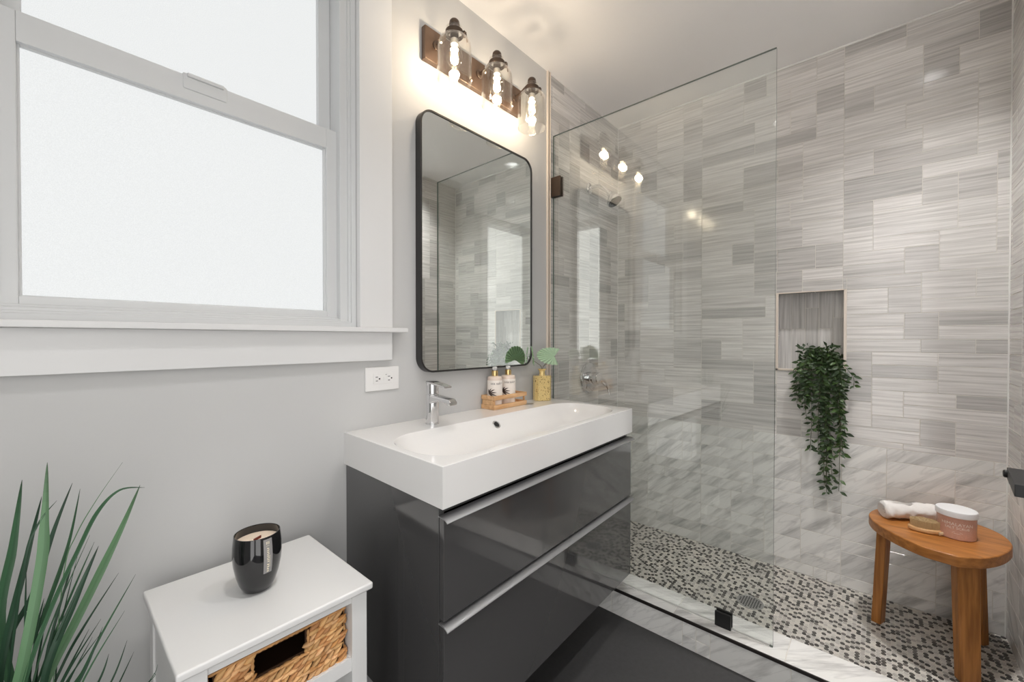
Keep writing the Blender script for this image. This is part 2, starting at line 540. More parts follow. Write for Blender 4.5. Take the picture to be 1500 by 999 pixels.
def lay_tiles(bm, rects, O, U, V, Nn, rng, mi=0, gap=0.0011, h=0.0008):
    O, U, V, Nn = Vector(O), Vector(U), Vector(V), Vector(Nn)
    cl = bm.loops.layers.float_color.get('tile') or bm.loops.layers.float_color.new('tile')
    ul = bm.loops.layers.uv.get('slab') or bm.loops.layers.uv.new('slab')
    e = 0.0007
    for (u0, u1, v0, v1, tone) in rects:
        s1, s2 = rng.random(), rng.random()
        u0 += gap; u1 -= gap; v0 += gap; v1 -= gap
        if u1 - u0 < 0.003 or v1 - v0 < 0.003: continue
        lo = [(u0, v0), (u1, v0), (u1, v1), (u0, v1)]
        hi = [(u0 + e, v0 + e), (u1 - e, v0 + e), (u1 - e, v1 - e), (u0 + e, v1 - e)]
        A = [bm.verts.new(O + U * a + V * b) for a, b in lo]
        B = [bm.verts.new(O + U * a + V * b + Nn * h) for a, b in hi]
        fs = [bm.faces.new(B)] + [bm.faces.new((A[i], A[(i + 1) % 4], B[(i + 1) % 4], B[i])) for i in range(4)]
        for f in fs:
            f.material_index = mi
            for lp in f.loops:
                d = lp.vert.co - O
                lp[cl] = (tone, s1, s2, 1); lp[ul].uv = (d.dot(U), d.dot(V))


# ================================================================ ROOM
XL, XB = -1.15, 1.837           # rear end of the room, tiled back wall of the shower
YR = -1.571                     # right side of the shower
YO = -1.95                      # right side of the room
ZC = 1.577 + Z0                 # ceiling
ZF = 0.073                      # shower floor
ZT = 0.112                      # curb top
ZM = 0.716                      # where marble gives way to limestone
XT = 1.129                      # where tile starts on the window wall
OX0, OX1, OZ0, OZ1 = -0.62, 0.129, 1.199, 2.30   # window opening

bm = bmesh.new()
box(bm, XL - .1, 1.10, YO - .1, 0.15, -0.1, 0.0)
struct('floor', bm, M_floor, smooth=False)
bm = bmesh.new()
SLX, SLY, SLR = 1.26, -1.40, 0.058      # ceiling hole for the added shower fill light
holes = [(SLX, SLY), (-0.12, -0.78), (0.48, -0.90)]      # added fill lights: one in the shower, two in the room


def minus(rects, h):
    out = []
    for (x0, x1, y0, y1) in rects:
        hx0, hx1, hy0, hy1 = h[0] - SLR, h[0] + SLR, h[1] - SLR, h[1] + SLR
        if x1 <= hx0 or x0 >= hx1 or y1 <= hy0 or y0 >= hy1: out.append((x0, x1, y0, y1)); continue
        out += [(x0, hx0, y0, y1), (hx1, x1, y0, y1), (max(x0, hx0), min(x1, hx1), y0, hy0), (max(x0, hx0), min(x1, hx1), hy1, y1)]
    return out


rects = [(XL - .1, XB + .2, YO - .1, 0.15)]
for h in holes: rects = minus(rects, h)
for r_ in rects: box(bm, r_[0], r_[1], r_[2], r_[3], ZC, ZC + 0.1)
struct('ceiling', bm, M_ceil, smooth=False)

bm = bmesh.new()                # the wall with the window, vanity and mirror
box(bm, XL - .1, OX0, 0, 0.15, 0, ZC); box(bm, OX1, XB + .2, 0, 0.15, 0, ZC)
box(bm, OX0, OX1, 0, 0.15, 0, OZ0); box(bm, OX0, OX1, 0, 0.15, OZ1, ZC)
wall_left = struct('wall_left', bm, M_wall, smooth=False)

rng = random.Random(11)
bm = bmesh.new()                # tiling of that wall inside the shower
box(bm, XT - 0.002, XB, -0.002, 0.0, ZF, ZC, mi=0)
lay_tiles(bm, layout(XT, XB, ZM, ZC, 1.60, rng, LIME), (0, -0.002, 0), (1, 0, 0), (0, 0, 1), (0, -1, 0), rng, 1)
lay_tiles(bm, layout(XT, XB, ZF, ZM, 1.60, rng, MARB), (0, -0.002, 0), (1, 0, 0), (0, 0, 1), (0, -1, 0), rng, 2)
struct('tile_cladding', bm, [M_grout, M_lime, M_marb], wall_left, smooth=False)

# back wall of the shower with its niche
NY0, NY1, NZ0, NZ1 = -1.104, -0.838, 0.131 + Z0, 0.503 + Z0
ND = 0.09
bm = bmesh.new()
yy0, yy1 = YO - .1, 0.15
x0, x1 = XB + 0.002, XB + 0.2
box(bm, x0, x1, yy0, NY0, -0.1, ZC); box(bm, x0, x1, NY1, yy1, -0.1, ZC)
box(bm, x0, x1, NY0, NY1, -0.1, NZ0); box(bm, x0, x1, NY0, NY1, NZ1, ZC)
box(bm, XB + ND + 0.003, x1, NY0, NY1, NZ0, NZ1)
wall_back = struct('wall_back', bm, M_wall, smooth=False)
rng = random.Random(5)
bm = bmesh.new()
hole = (-NY1, -NY0, NZ0, NZ1)
for (a0, a1, b0, b1, _) in cut([(0.0, -YR, ZF, ZC, 0)], hole):
    box(bm, XB, XB + 0.002, -a1, -a0, b0, b1, mi=0)
U_b = (0, -1, 0)
lay_tiles(bm, layout(0.0, -YR, ZM, ZC, 0.4955, rng, LIME, hole=hole), (XB, 0, 0), U_b, (0, 0, 1), (-1, 0, 0), rng, 1)
lay_tiles(bm, layout(0.0, -YR, ZF, ZM, 0.4955, rng, MARB, hole=None), (XB, 0, 0), U_b, (0, 0, 1), (-1, 0, 0), rng, 2)
# inside of the niche: tiles stand upright at the back
box(bm, XB + ND, XB + ND + 0.003, NY0, NY1, NZ0, NZ1, mi=0)
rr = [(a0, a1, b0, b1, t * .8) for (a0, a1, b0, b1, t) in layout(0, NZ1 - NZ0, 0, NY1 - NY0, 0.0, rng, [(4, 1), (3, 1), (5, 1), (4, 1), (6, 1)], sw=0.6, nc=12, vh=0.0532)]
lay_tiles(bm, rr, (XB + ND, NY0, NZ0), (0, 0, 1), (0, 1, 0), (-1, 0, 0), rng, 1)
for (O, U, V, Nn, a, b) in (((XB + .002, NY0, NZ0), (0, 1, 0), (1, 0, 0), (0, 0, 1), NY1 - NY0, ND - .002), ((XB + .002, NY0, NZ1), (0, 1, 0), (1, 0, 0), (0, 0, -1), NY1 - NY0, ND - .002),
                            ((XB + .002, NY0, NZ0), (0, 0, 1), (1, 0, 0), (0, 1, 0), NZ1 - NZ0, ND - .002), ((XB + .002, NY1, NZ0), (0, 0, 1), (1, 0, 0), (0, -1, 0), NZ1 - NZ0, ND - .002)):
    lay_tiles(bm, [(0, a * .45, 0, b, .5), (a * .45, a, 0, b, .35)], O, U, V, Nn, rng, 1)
struct('tile_cladding', bm, [M_grout, M_lime, M_marb], wall_back, smooth=False)
bm = bmesh.new()                # pencil edge round the niche
e = 0.010
for (a0, a1, b0, b1) in ((NY0 - 0, NY1 + 0, NZ1 - e * .4, NZ1), (NY0, NY1, NZ0, NZ0 + e), (NY0, NY0 + e, NZ0, NZ1), (NY1 - e, NY1, NZ0, NZ1)):
    box(bm, XB - 0.003, XB + 0.004, a0, a1, b0, b1, 0.0012, 1)
struct('trim_3', bm, M_edgew)

# right side of the shower, the return beside it and the rest of the room
bm = bmesh.new()
box(bm, 1.00, XB + .2, YR - 0.12, YR - 0.002, -0.1, ZC)
box(bm, 1.00, 1.09, YO, YR - 0.12, 0, ZC)
box(bm, 0.50, 0.80, YO, -1.455, 0, ZC); box(bm, 0.80, 1.00, YO, -1.90, 0, ZC)
wall_right = struct('wall_right', bm, M_wall, smooth=False)
rng = random.Random(23)
bm = bmesh.new()
box(bm, XT, XB, YR - 0.002, YR, ZF, ZC, mi=0)
lay_tiles(bm, layout(XT, XB, ZM, ZC, 1.66, rng, LIME), (0, YR, 0), (1, 0, 0), (0, 0, 1), (0, 1, 0), rng, 1)
lay_tiles(bm, layout(XT, XB, ZF, ZM, 1.66, rng, MARB), (0, YR, 0), (1, 0, 0), (0, 0, 1), (0, 1, 0), rng, 2)
struct('tile_cladding', bm, [M_grout, M_lime, M_marb], wall_right, smooth=False)
DX0_, DX1_, DZ_ = -1.0, -0.30, 2.40      # unseen cased opening, added to let world light in behind the camera
bm = bmesh.new(); box(bm, XL - .1, DX0_, YO - .1, YO, 0, ZC); box(bm, DX1_, 1.0, YO - .1, YO, 0, ZC); box(bm, DX0_, DX1_, YO - .1, YO, DZ_, ZC)
struct('wall_front', bm, M_wall, smooth=False)
bm = bmesh.new()
for a_, b_ in ((DX0_ - .09, DX0_), (DX1_, DX1_ + .09)): box(bm, a_, b_, YO, YO + .018, 0, DZ_ + .09, .0015)
box(bm, DX0_, DX1_, YO, YO + .018, DZ_, DZ_ + .09, .0015)
struct('trim_7', bm, M_trim)
pl = bpy.data.lights.new('added_opening_portal', 'AREA'); pl.shape = 'RECTANGLE'; pl.size = DX1_ - DX0_; pl.size_y = DZ_; pl.cycles.is_portal = True
po = bpy.data.objects.new('added_opening_portal', pl); COL.objects.link(po); po.location = ((DX0_ + DX1_) / 2, YO - .05, DZ_ / 2); po.rotation_euler = (PI / 2, 0, 0)
RY0, RY1 = -1.90, -1.08  # second unseen opening, added so world light reaches the shower
bm = bmesh.new(); box(bm, XL - .1, XL, YO - .1, RY0, 0, ZC); box(bm, XL - .1, XL, RY1, 0.15, 0, ZC); box(bm, XL - .1, XL, RY0, RY1, DZ_, ZC)
struct('wall_rear', bm, M_wall, smooth=False)
bm = bmesh.new(); box(bm, XL, XL + .018, RY1, RY1 + .09, 0, DZ_ + .09, .0015); box(bm, XL, XL + .018, RY0, RY1, DZ_, DZ_ + .09, .0015)
struct('trim_8', bm, M_trim)
pl = bpy.data.lights.new('added_opening_portal', 'AREA'); pl.shape = 'RECTANGLE'; pl.size = DZ_; pl.size_y = RY1 - RY0; pl.cycles.is_portal = True
po = bpy.data.objects.new('added_opening_portal', pl); COL.objects.link(po); po.location = (XL - .05, (RY0 + RY1) / 2, DZ_ / 2); po.rotation_euler = (0, -PI / 2, 0)

# sealant beads where tile meets ceiling and in the corners
bm = bmesh.new()
tube(bm, [(XT, -0.003, ZC - .003), (XB - .003, -0.003, ZC - .003)], 0.004, 6)
tube(bm, [(XB - .003, 0, ZC - .003), (XB - .003, YR, ZC - .003)], 0.004, 6)
tube(bm, [(XB - .002, -0.002, ZF), (XB - .002, -0.002, ZC)], 0.0028, 6)
tube(bm, [(XB - .002, YR + .002, ZF), (XB - .002, YR + .002, ZC)], 0.0028, 6)
tube(bm, [(XT, YR + .003, ZC - .003), (XB, YR + .003, ZC - .003)], 0.004, 6)
struct('trim_4', bm, M_caulk)
# the edge profile where the tiles begin
bm = bmesh.new()
box(bm, 1.1035, 1.112, -0.010, 0, ZT, ZC, 0.0015, 2, mi=0); box(bm, 1.112, 1.121, -0.006, 0, ZT, ZC, mi=1); box(bm, 1.121, XT, -0.010, 0, ZT, ZC, 0.0015, 2, mi=0)
struct('trim_5', bm, [M_edgew, M_edgeb])

# shower floor of small round stones
bm = bmesh.new()
XC0, XC1 = 1.0935, 1.240
box(bm, 1.10, XB, YR, 0, -0.1, ZF - 0.0015, mi=0)
cl = bm.loops.layers.float_color.new('tint')
rng = random.Random(3)
pitch = 0.0160; rr_ = pitch * 0.445
pal = [srgb(66, 64, 62), srgb(84, 81, 78), srgb(112, 108, 104), srgb(176, 172, 166), srgb(196, 192, 185), srgb(206, 201, 193), srgb(186, 182, 177)]
wts = [19, 18, 7, 11, 17, 16, 13]
row = 0; y = YR + 0.008; darks = {}
DRX, DRY = 1.437, -0.815
while y < -0.004:
    x = XC1 - 0.02 + (pitch / 2 if row % 2 else 0); i = 0
    while x < XB - 0.004:
        if math.hypot(x - DRX, y - DRY) > 0.052:
            near = [darks.get(q, 0) for q in ((row, i - 1), (row - 1, i - (1 - row % 2)), (row - 1, i + row % 2))]
            pd = 0.62 if sum(near) == 0 else (0.45 if sum(near) == 1 else 0.20)
            isd = rng.random() < pd
            darks[(row, i)] = isd
            colr = rng.choices(pal[:3], wts[:3])[0] if isd else rng.choices(pal[3:], wts[3:])[0]
            top = [bm.verts.new((x + rr_ * math.cos(k * PI / 5 + .3), y + rr_ * math.sin(k * PI / 5 + .3), ZF)) for k in range(10)]
            bot = [bm.verts.new((v.co.x + (v.co.x - x) * .06, v.co.y + (v.co.y - y) * .06, ZF - 0.0015)) for v in top]
            fs = [bm.faces.new(top)] + ringfaces(bm, bot, top)
            for f in fs:
                f.material_index = 1
                for lp in f.loops: lp[cl] = colr
        x += pitch; i += 1
    y += pitch * 0.866; row += 1
struct('floor_shower', bm, [M_pgrout, M_penny], smooth=False)

# marble curb
rng = random.Random(8)
bm = bmesh.new()
box(bm, XC0 + 0.002, XC1 - 0.002, YR, -0.002, 0, ZT - 0.002, mi=0)
slab = []; u = 0.0
cutu = [0.0, 0.30, 0.62, 0.985, 1.31, 1.571]
tp = [(cutu[i], cutu[i + 1], 0.0, XC1 - XC0, 0.75 + .25 * rng.random()) for i in range(5)]
lay_tiles(bm, tp, (XC0, 0, ZT - .002), (0, -1, 0), (1, 0, 0), (0, 0, 1), rng, 1, h=0.0015)
fr = layout(0.0, 1.571, 0.0, ZT - 0.012, 0.16, rng, [(4, 2), (5, 2), (6, 2), (4, 1), (5, 1)], sw=0.595, vh=0.052)
lay_tiles(bm, fr, (XC0 + .002, 0, 0), (0, -1, 0), (0, 0, 1), (-1, 0, 0), rng, 1, h=0.0015)
lay_tiles(bm, [(0, 1.571, ZF, ZT, .9)], (XC1 - .002, 0, 0), (0, -1, 0), (0, 0, 1), (1, 0, 0), rng, 1, h=0.0015)
struct('shower_curb', bm, [M_grout, M_marb], smooth=False)
bm = bmesh.new(); box(bm, XC0 - 0.003, XC0 + 0.0015, YR, -0.001, ZT - 0.0125, ZT + 0.0005, 0.001, 1)
struct('trim_6', bm, M_curbtrim)

# ---------------------------------------------------------------- window
win = empty('window_1', (-0.245, 0.06, OZ0), kind='structure')


def ring_frame(bm, x0, x1, z0, z1, y0, y1, wl, wr, wb, wt, bev=0.003):
    box(bm, x0, x0 + wl, y0, y1, z0, z1, bev); box(bm, x1 - wr, x1, y0, y1, z0, z1, bev)
    box(bm, x0 + wl - .001, x1 - wr + .001, y0 + .0004, y1, z0, z0 + wb, bev); box(bm, x0 + wl - .001, x1 - wr + .001, y0 + .0004, y1, z1 - wt, z1, bev)


bm = bmesh.new()
ring_frame(bm, OX0, OX1, OZ0, OZ1, 0.012, 0.125, 0.047, 0.047, 0.038, 0.04)
ring_frame(bm, OX0, OX1, OZ0, OZ1, 0.002, 0.02, 0.016, 0.016, 0.026, 0.014, .002)
ring_frame(bm, OX0, OX1, OZ0, OZ1, 0.007, 0.02, 0.024, 0.024, 0.031, 0.02, .002)
struct('frame', bm, M_vinyl, win)
SX0, SX1 = -0.578, 0.086        # sashes
up = bm = bmesh.new()
ring_frame(bm, SX0 + .004, SX1 - .004, 0.885 + Z0, 1.372 + Z0, 0.073, 0.108, 0.036, 0.036, 0.03, 0.036)
ush = struct('upper_sash', bm, M_vinyl, win)
bm = bmesh.new(); box(bm, SX0 + .036, SX1 - .036, 0.089, 0.094, 0.91 + Z0, 1.34 + Z0)
struct('pane', bm, M_pane, ush, smooth=False)
bm = bmesh.new()
zb, zt = 0.338 + Z0, 0.914 + Z0
ring_frame(bm, SX0, SX1, zb, zt, 0.034, 0.070, 0.034, 0.034, 0.028, 0.060)
# glazing bead
ring_frame(bm, SX0 + .030, SX1 - .030, zb + .024, zt - .056, 0.044, 0.066, 0.008, 0.008, 0.006, 0.006, .002)
box(bm, SX0, SX1, 0.028, 0.036, zb, zb + .012, .002)
lsh = struct('lower_sash', bm, M_vinyl, win)
bm = bmesh.new(); box(bm, SX0 + .033, SX1 - .033, 0.054, 0.060, zb + .026, zt - .058)
struct('pane', bm, M_pane, lsh, smooth=False)
bm = bmesh.new()                # finger latch on the meeting rail
box(bm, -0.290, -0.200, 0.031, 0.040, zt - 0.034, zt + 0.004, .004); box(bm, -0.282, -0.208, 0.026, 0.036, zt - 0.006, zt + 0.003, .002)
struct('sash_lock', bm, M_vinyl, win)
bm = bmesh.new()                # flat casing at the sides and head
box(bm, OX1, 0.2425, -0.02, 0, 0.306 + Z0 + .012, 2.42, .0015); box(bm, OX0 - .1135, OX0, -0.02, 0, 0.306 + Z0 + .012, 2.42, .0015)
box(bm, OX0, OX1, -0.02, 0, OZ1, 2.42, .0015)
struct('trim_1', bm, M_trim)
bm = bmesh.new()                # stool and apron under the window
box(bm, -0.785, 0.285, -0.045, 0.0018, 0.3035 + Z0, 0.3175 + Z0, .002)
box(bm, OX0 - .1135, 0.2413, -0.020, 0, 0.2135 + Z0, 0.3035 + Z0, .0015)
struct('trim_2', bm, M_trim)

# ================================================================ VANITY
DX, DY = 0.0865, 0.0


def warp(v):
    """the unit stands very slightly askew to the wall"""
    k = -v.y / 0.49
    return Vector((DX + v.x - 0.018 * k, DY + v.y + 0.0277 * v.x * k, v.z))


def wbm(bm):
    for v in bm.verts: v.co = warp(v.co)
    return bm


SB = Z0 - 0.0967                # underside of the basin
van = empty('vanity_cabinet', (0.58, -0.24, 0.221), 'glossy anthracite wall-hung vanity cabinet with two wide drawers under the white basin', 'cabinet')
bm = bmesh.new()
cb, ct = 0.221, SB - 0.001
box(bm, 0.006, 0.022, -0.468, -0.001, cb, ct, .001); box(bm, 0.978, 0.994, -0.468, -0.001, cb, ct, .001)
box(bm, 0.022, 0.978, -0.466, -0.001, cb, cb + 0.016); box(bm, 0.022, 0.978, -0.02, -0.001, cb, ct)
box(bm, 0.022, 0.978, -0.466, -0.001, ct - .016, ct)
obj('carcass', wbm(bm), M_vanity, van)
for nm, z0, z1 in (('drawer', 0.5425, ct - 0.022), ('drawer', cb, 0.5305)):
    bm = bmesh.new()
    box(bm, 0.006, 0.994, -0.487, -0.470, z0, z1, .0015)
    box(bm, 0.03, 0.97, -0.469, -0.03, z0 + .02, z0 + 0.12)
    dr = obj(nm, wbm(bm), M_vanity, van)
    bm = bmesh.new()            # edge pull: angled strip along the top of the drawer front
    prof = [(-0.4700, z1 + .0008), (-0.4700, z1 + .0035), (-0.4885, z1 + .0040), (-0.4985, z1 + .0005), (-0.5030, z1 - .0042), (-0.5022, z1 - .0056), (-0.4975, z1 - .0018), (-0.4885, z1 + .0008)]
    a = [bm.verts.new((0.003, p[0], p[1])) for p in prof]; b = [bm.verts.new((0.997, p[0], p[1])) for p in prof]
    ringfaces(bm, a, b); bm.faces.new(a); bm.faces.new(b)
    h = obj('handle', wbm(bm), M_alu, dr); h['label'] = 'grey aluminium edge pull'

# washbasin
bas = empty('washbasin', (0.58, -0.24, SB), 'thick white ceramic basin with one long rounded bowl, topping the vanity', 'washbasin')
bm = bmesh.new()
bx0, bx1, by0, by1, brr = 0.024, 0.968, -0.460, -0.160, 0.120
hx, hy = (bx1 - bx0) / 2, (by1 - by0) / 2
cxb, cyb = (bx0 + bx1) / 2, (by0 + by1) / 2
NC = 14


def bowl_ring(d, z):
    r = max(brr - d, 0.018)
    pts = rrect(hx - d, hy - d, min(r, hy - d - 1e-4), NC, cxb, cyb)
    # subdivide long sides for an even mesh
    out = []
    for i, p in enumerate(pts):
        out.append(p)
        if (i + 1) % (NC + 1) == 0:
            q = pts[(i + 1) % len(pts)]
            for k in range(1, 8): out.append((p[0] + (q[0] - p[0]) * k / 8, p[1] + (q[1] - p[1]) * k / 8))
    return [bm.verts.new((x, y, z)) for x, y in out]


rings = []
D = 0.074
for d, z in ((-0.003, 0), (0.0, -0.0006), (0.002, -0.0025), (0.004, -0.006), (0.009, -0.0155)): rings.append(bowl_ring(d, Z0 + z))
for k in range(1, 15):
    t = k / 14; d = 0.009 + 0.125 * t
    z = -0.0155 - (D - 0.0155) * (1 - (1 - t) ** 2.3)
    rings.append(bowl_ring(d, Z0 + z))
for a, b in zip(rings, rings[1:]): ringfaces(bm, a, b)
bm.faces.new(rings[-1])
top = rings[0]
# deck: from the bowl rim out to the rectangle
ox0, ox1, oy0, oy1 = 0.0, 1.0, -0.49, 0.0


def to_rect(p, ins=0.0):
    dx, dy = p.x - cxb, p.y - cyb
    X0, X1, Y0, Y1 = ox0 + ins, ox1 - ins, oy0 + ins, oy1 - ins
    # stretch the rounded rectangle onto the slab outline
    fx = max(-1, min(1, dx / (hx - 0.045))); fy = max(-1, min(1, dy / (hy - 0.045)))
    m = max(abs(fx), abs(fy)); fx /= m; fy /= m
    return (X0 + (fx + 1) / 2 * (X1 - X0), Y0 + (fy + 1) / 2 * (Y1 - Y0))


levels = [(0.0025, Z0), (0.0008, Z0 - 0.0008), (0.0, Z0 - 0.0025), (0.0, SB + .001), (0.001, SB)]
prev = top
for ins, z in levels:
    cur = [bm.verts.new((*to_rect(v.co, ins), z)) for v in top]
    ringfaces(bm, prev, cur); prev = cur
bm.faces.new(prev)
bmesh.ops.remove_doubles(bm, verts=bm.verts[:], dist=1e-5)
obj('basin', wbm(bm), M_ceramic, bas, sharp=30)
# overflow hole on the rear slope of the bowl
ovc = warp(Vector((0.488, -0.1822, Z0 - 0.0280)))
nrm = Vector((0, -0.70, 0.71)).normalized()
Mo = nrm.to_track_quat('Z', 'Y').to_matrix()
bm = bmesh.new()
lathe(bm, [(0.0165, -.004), (0.0165, .0015), (0.0145, .0030), (0.0112, .0024), (0.0104, -0.001)], ovc, 28, Mo.to_4x4(), cap0=False, cap1=False)
ofr = obj('overflow_ring', bm, M_chrome, bas)
bm = bmesh.new(); lathe(bm, [(0.0110, -0.001), (0.0110, 0.0010)], ovc, 24, Mo.to_4x4())
obj('overflow_hole', bm, M_dark, ofr)
bm = bmesh.new()                # cap of the unused second tap hole
dc = Vector((0.872, -0.083, Z0))
lathe(bm, [(0.019, 0), (0.019, .0015), (0.0165, .003), (0.0, .0034)], dc, 28, cap1=False)
obj('hole_cap', bm, M_steel, bas)
bm = bmesh.new()                # waste plug
lathe(bm, [(0.028, 0), (0.028, .002), (0.024, .0035), (0.0, .006)], warp(Vector((0.5, -0.31, Z0 - D))), 28, cap1=False)
obj('plug', bm, M_chrome, bas)

# faucet
FX, FY = 0.342, -0.0985
fau = empty('faucet', (FX, FY, Z0), 'chrome single-lever faucet standing on the white basin', 'faucet')
bm = bmesh.new()
lathe(bm, [(0.0228, 0), (0.0228, .003), (0.0215, .0045), (0.0205, .05), (0.0212, .092), (0.0212, .0985), (0.0200, .0995)], (FX, FY, Z0), 36)
obj('body', bm, M_chrome, fau)
bm = bmesh.new()                # spout: tapered blade reaching over the bowl
secs = []
for t in range(13):
    k = t / 12
    y = FY - 0.004 - 0.104 * k
    zt_ = Z0 + 0.0985 - 0.006 * k - 0.002 * k * k
    zb_ = Z0 + 0.062 + (0.0815 - 0.062) * min(1, k / .38) ** .6 - 0.0045 * k - (0.0085 * max(0, (k - .70) / .30) ** .6 if k < .985 else 0.005)
    wd = 0.0190 - 0.0035 * k
    if t == 12: y += 0.002; zt_ -= 0.006
    out = rrect(wd, (zt_ - zb_) / 2, min(0.006, (zt_ - zb_) / 2.05), 4, 0, (zt_ + zb_) / 2)
    secs.append([bm.verts.new((FX + p[0], y, p[1])) for p in out])
for a, b in zip(secs, secs[1:]): ringfaces(bm, a, b)
bm.faces.new(secs[0]); bm.faces.new(secs[-1])
obj('spout', bm, M_chrome, fau)
bm = bmesh.new()                # lever: round cartridge cover with a flat paddle
lathe(bm, [(0.0196, .1005), (0.0204, .102), (0.0210, .132), (0.0200, .1365), (0.012, .1385)], (FX, FY, Z0), 36)
lv = []
for t in range(9):
    k = t / 8
    y = FY + 0.018 - 0.098 * k
    z = Z0 + 0.1375 - 0.010 * k * k
    wd = 0.0205 - 0.003 * k if 0 < t < 8 else 0.015
    th = 0.0042 - 0.0018 * k
    out = rrect(wd, th, th * .9, 3, 0, z)
    lv.append([bm.verts.new((FX + p[0], y, p[1])) for p in out])
for a, b in zip(lv, lv[1:]): ringfaces(bm, a, b)
bm.faces.new(lv[0]); bm.faces.new(lv[-1])
obj('lever', bm, M_chrome, fau)

# mirror
mx0, mx1, mz0, mz1 = 0.346, 0.9575, 0.163 + Z0, 1.086 + Z0
mir = empty('wall_mirror', ((mx0 + mx1) / 2, 0, mz0), 'rounded rectangular mirror in a thin black frame above the basin', 'mirror')
bm = bmesh.new()
mcx, mcz = (mx0 + mx1) / 2, (mz0 + mz1) / 2
mhx, mhz = (mx1 - mx0) / 2, (mz1 - mz0) / 2
out0 = rrect(mhx, mhz, 0.055, 14, mcx, mcz); in0 = rrect(mhx - .0065, mhz - .0065, 0.0485, 14, mcx, mcz)
rs = [[bm.verts.new((p[0], y, p[1])) for p in o] for o, y in ((in0, -0.021), (in0, -0.0300), (out0, -0.0300), (out0, -0.001), (in0, -0.001), (in0, -0.021))]
for a, b in zip(rs, rs[1:]): ringfaces(bm, a, b)
bmesh.ops.remove_doubles(bm, verts=bm.verts[:], dist=1e-6)
obj('frame', bm, M_bframe, mir)
bm = bmesh.new()
prism(bm, in0, 0, 0.006, Matrix(((1, 0, 0, 0), (0, 0, 1, -0.027), (0, 1, 0, 0), (0, 0, 0, 1))))
obj('mirror_glass', bm, M_mirror, mir, smooth=False)

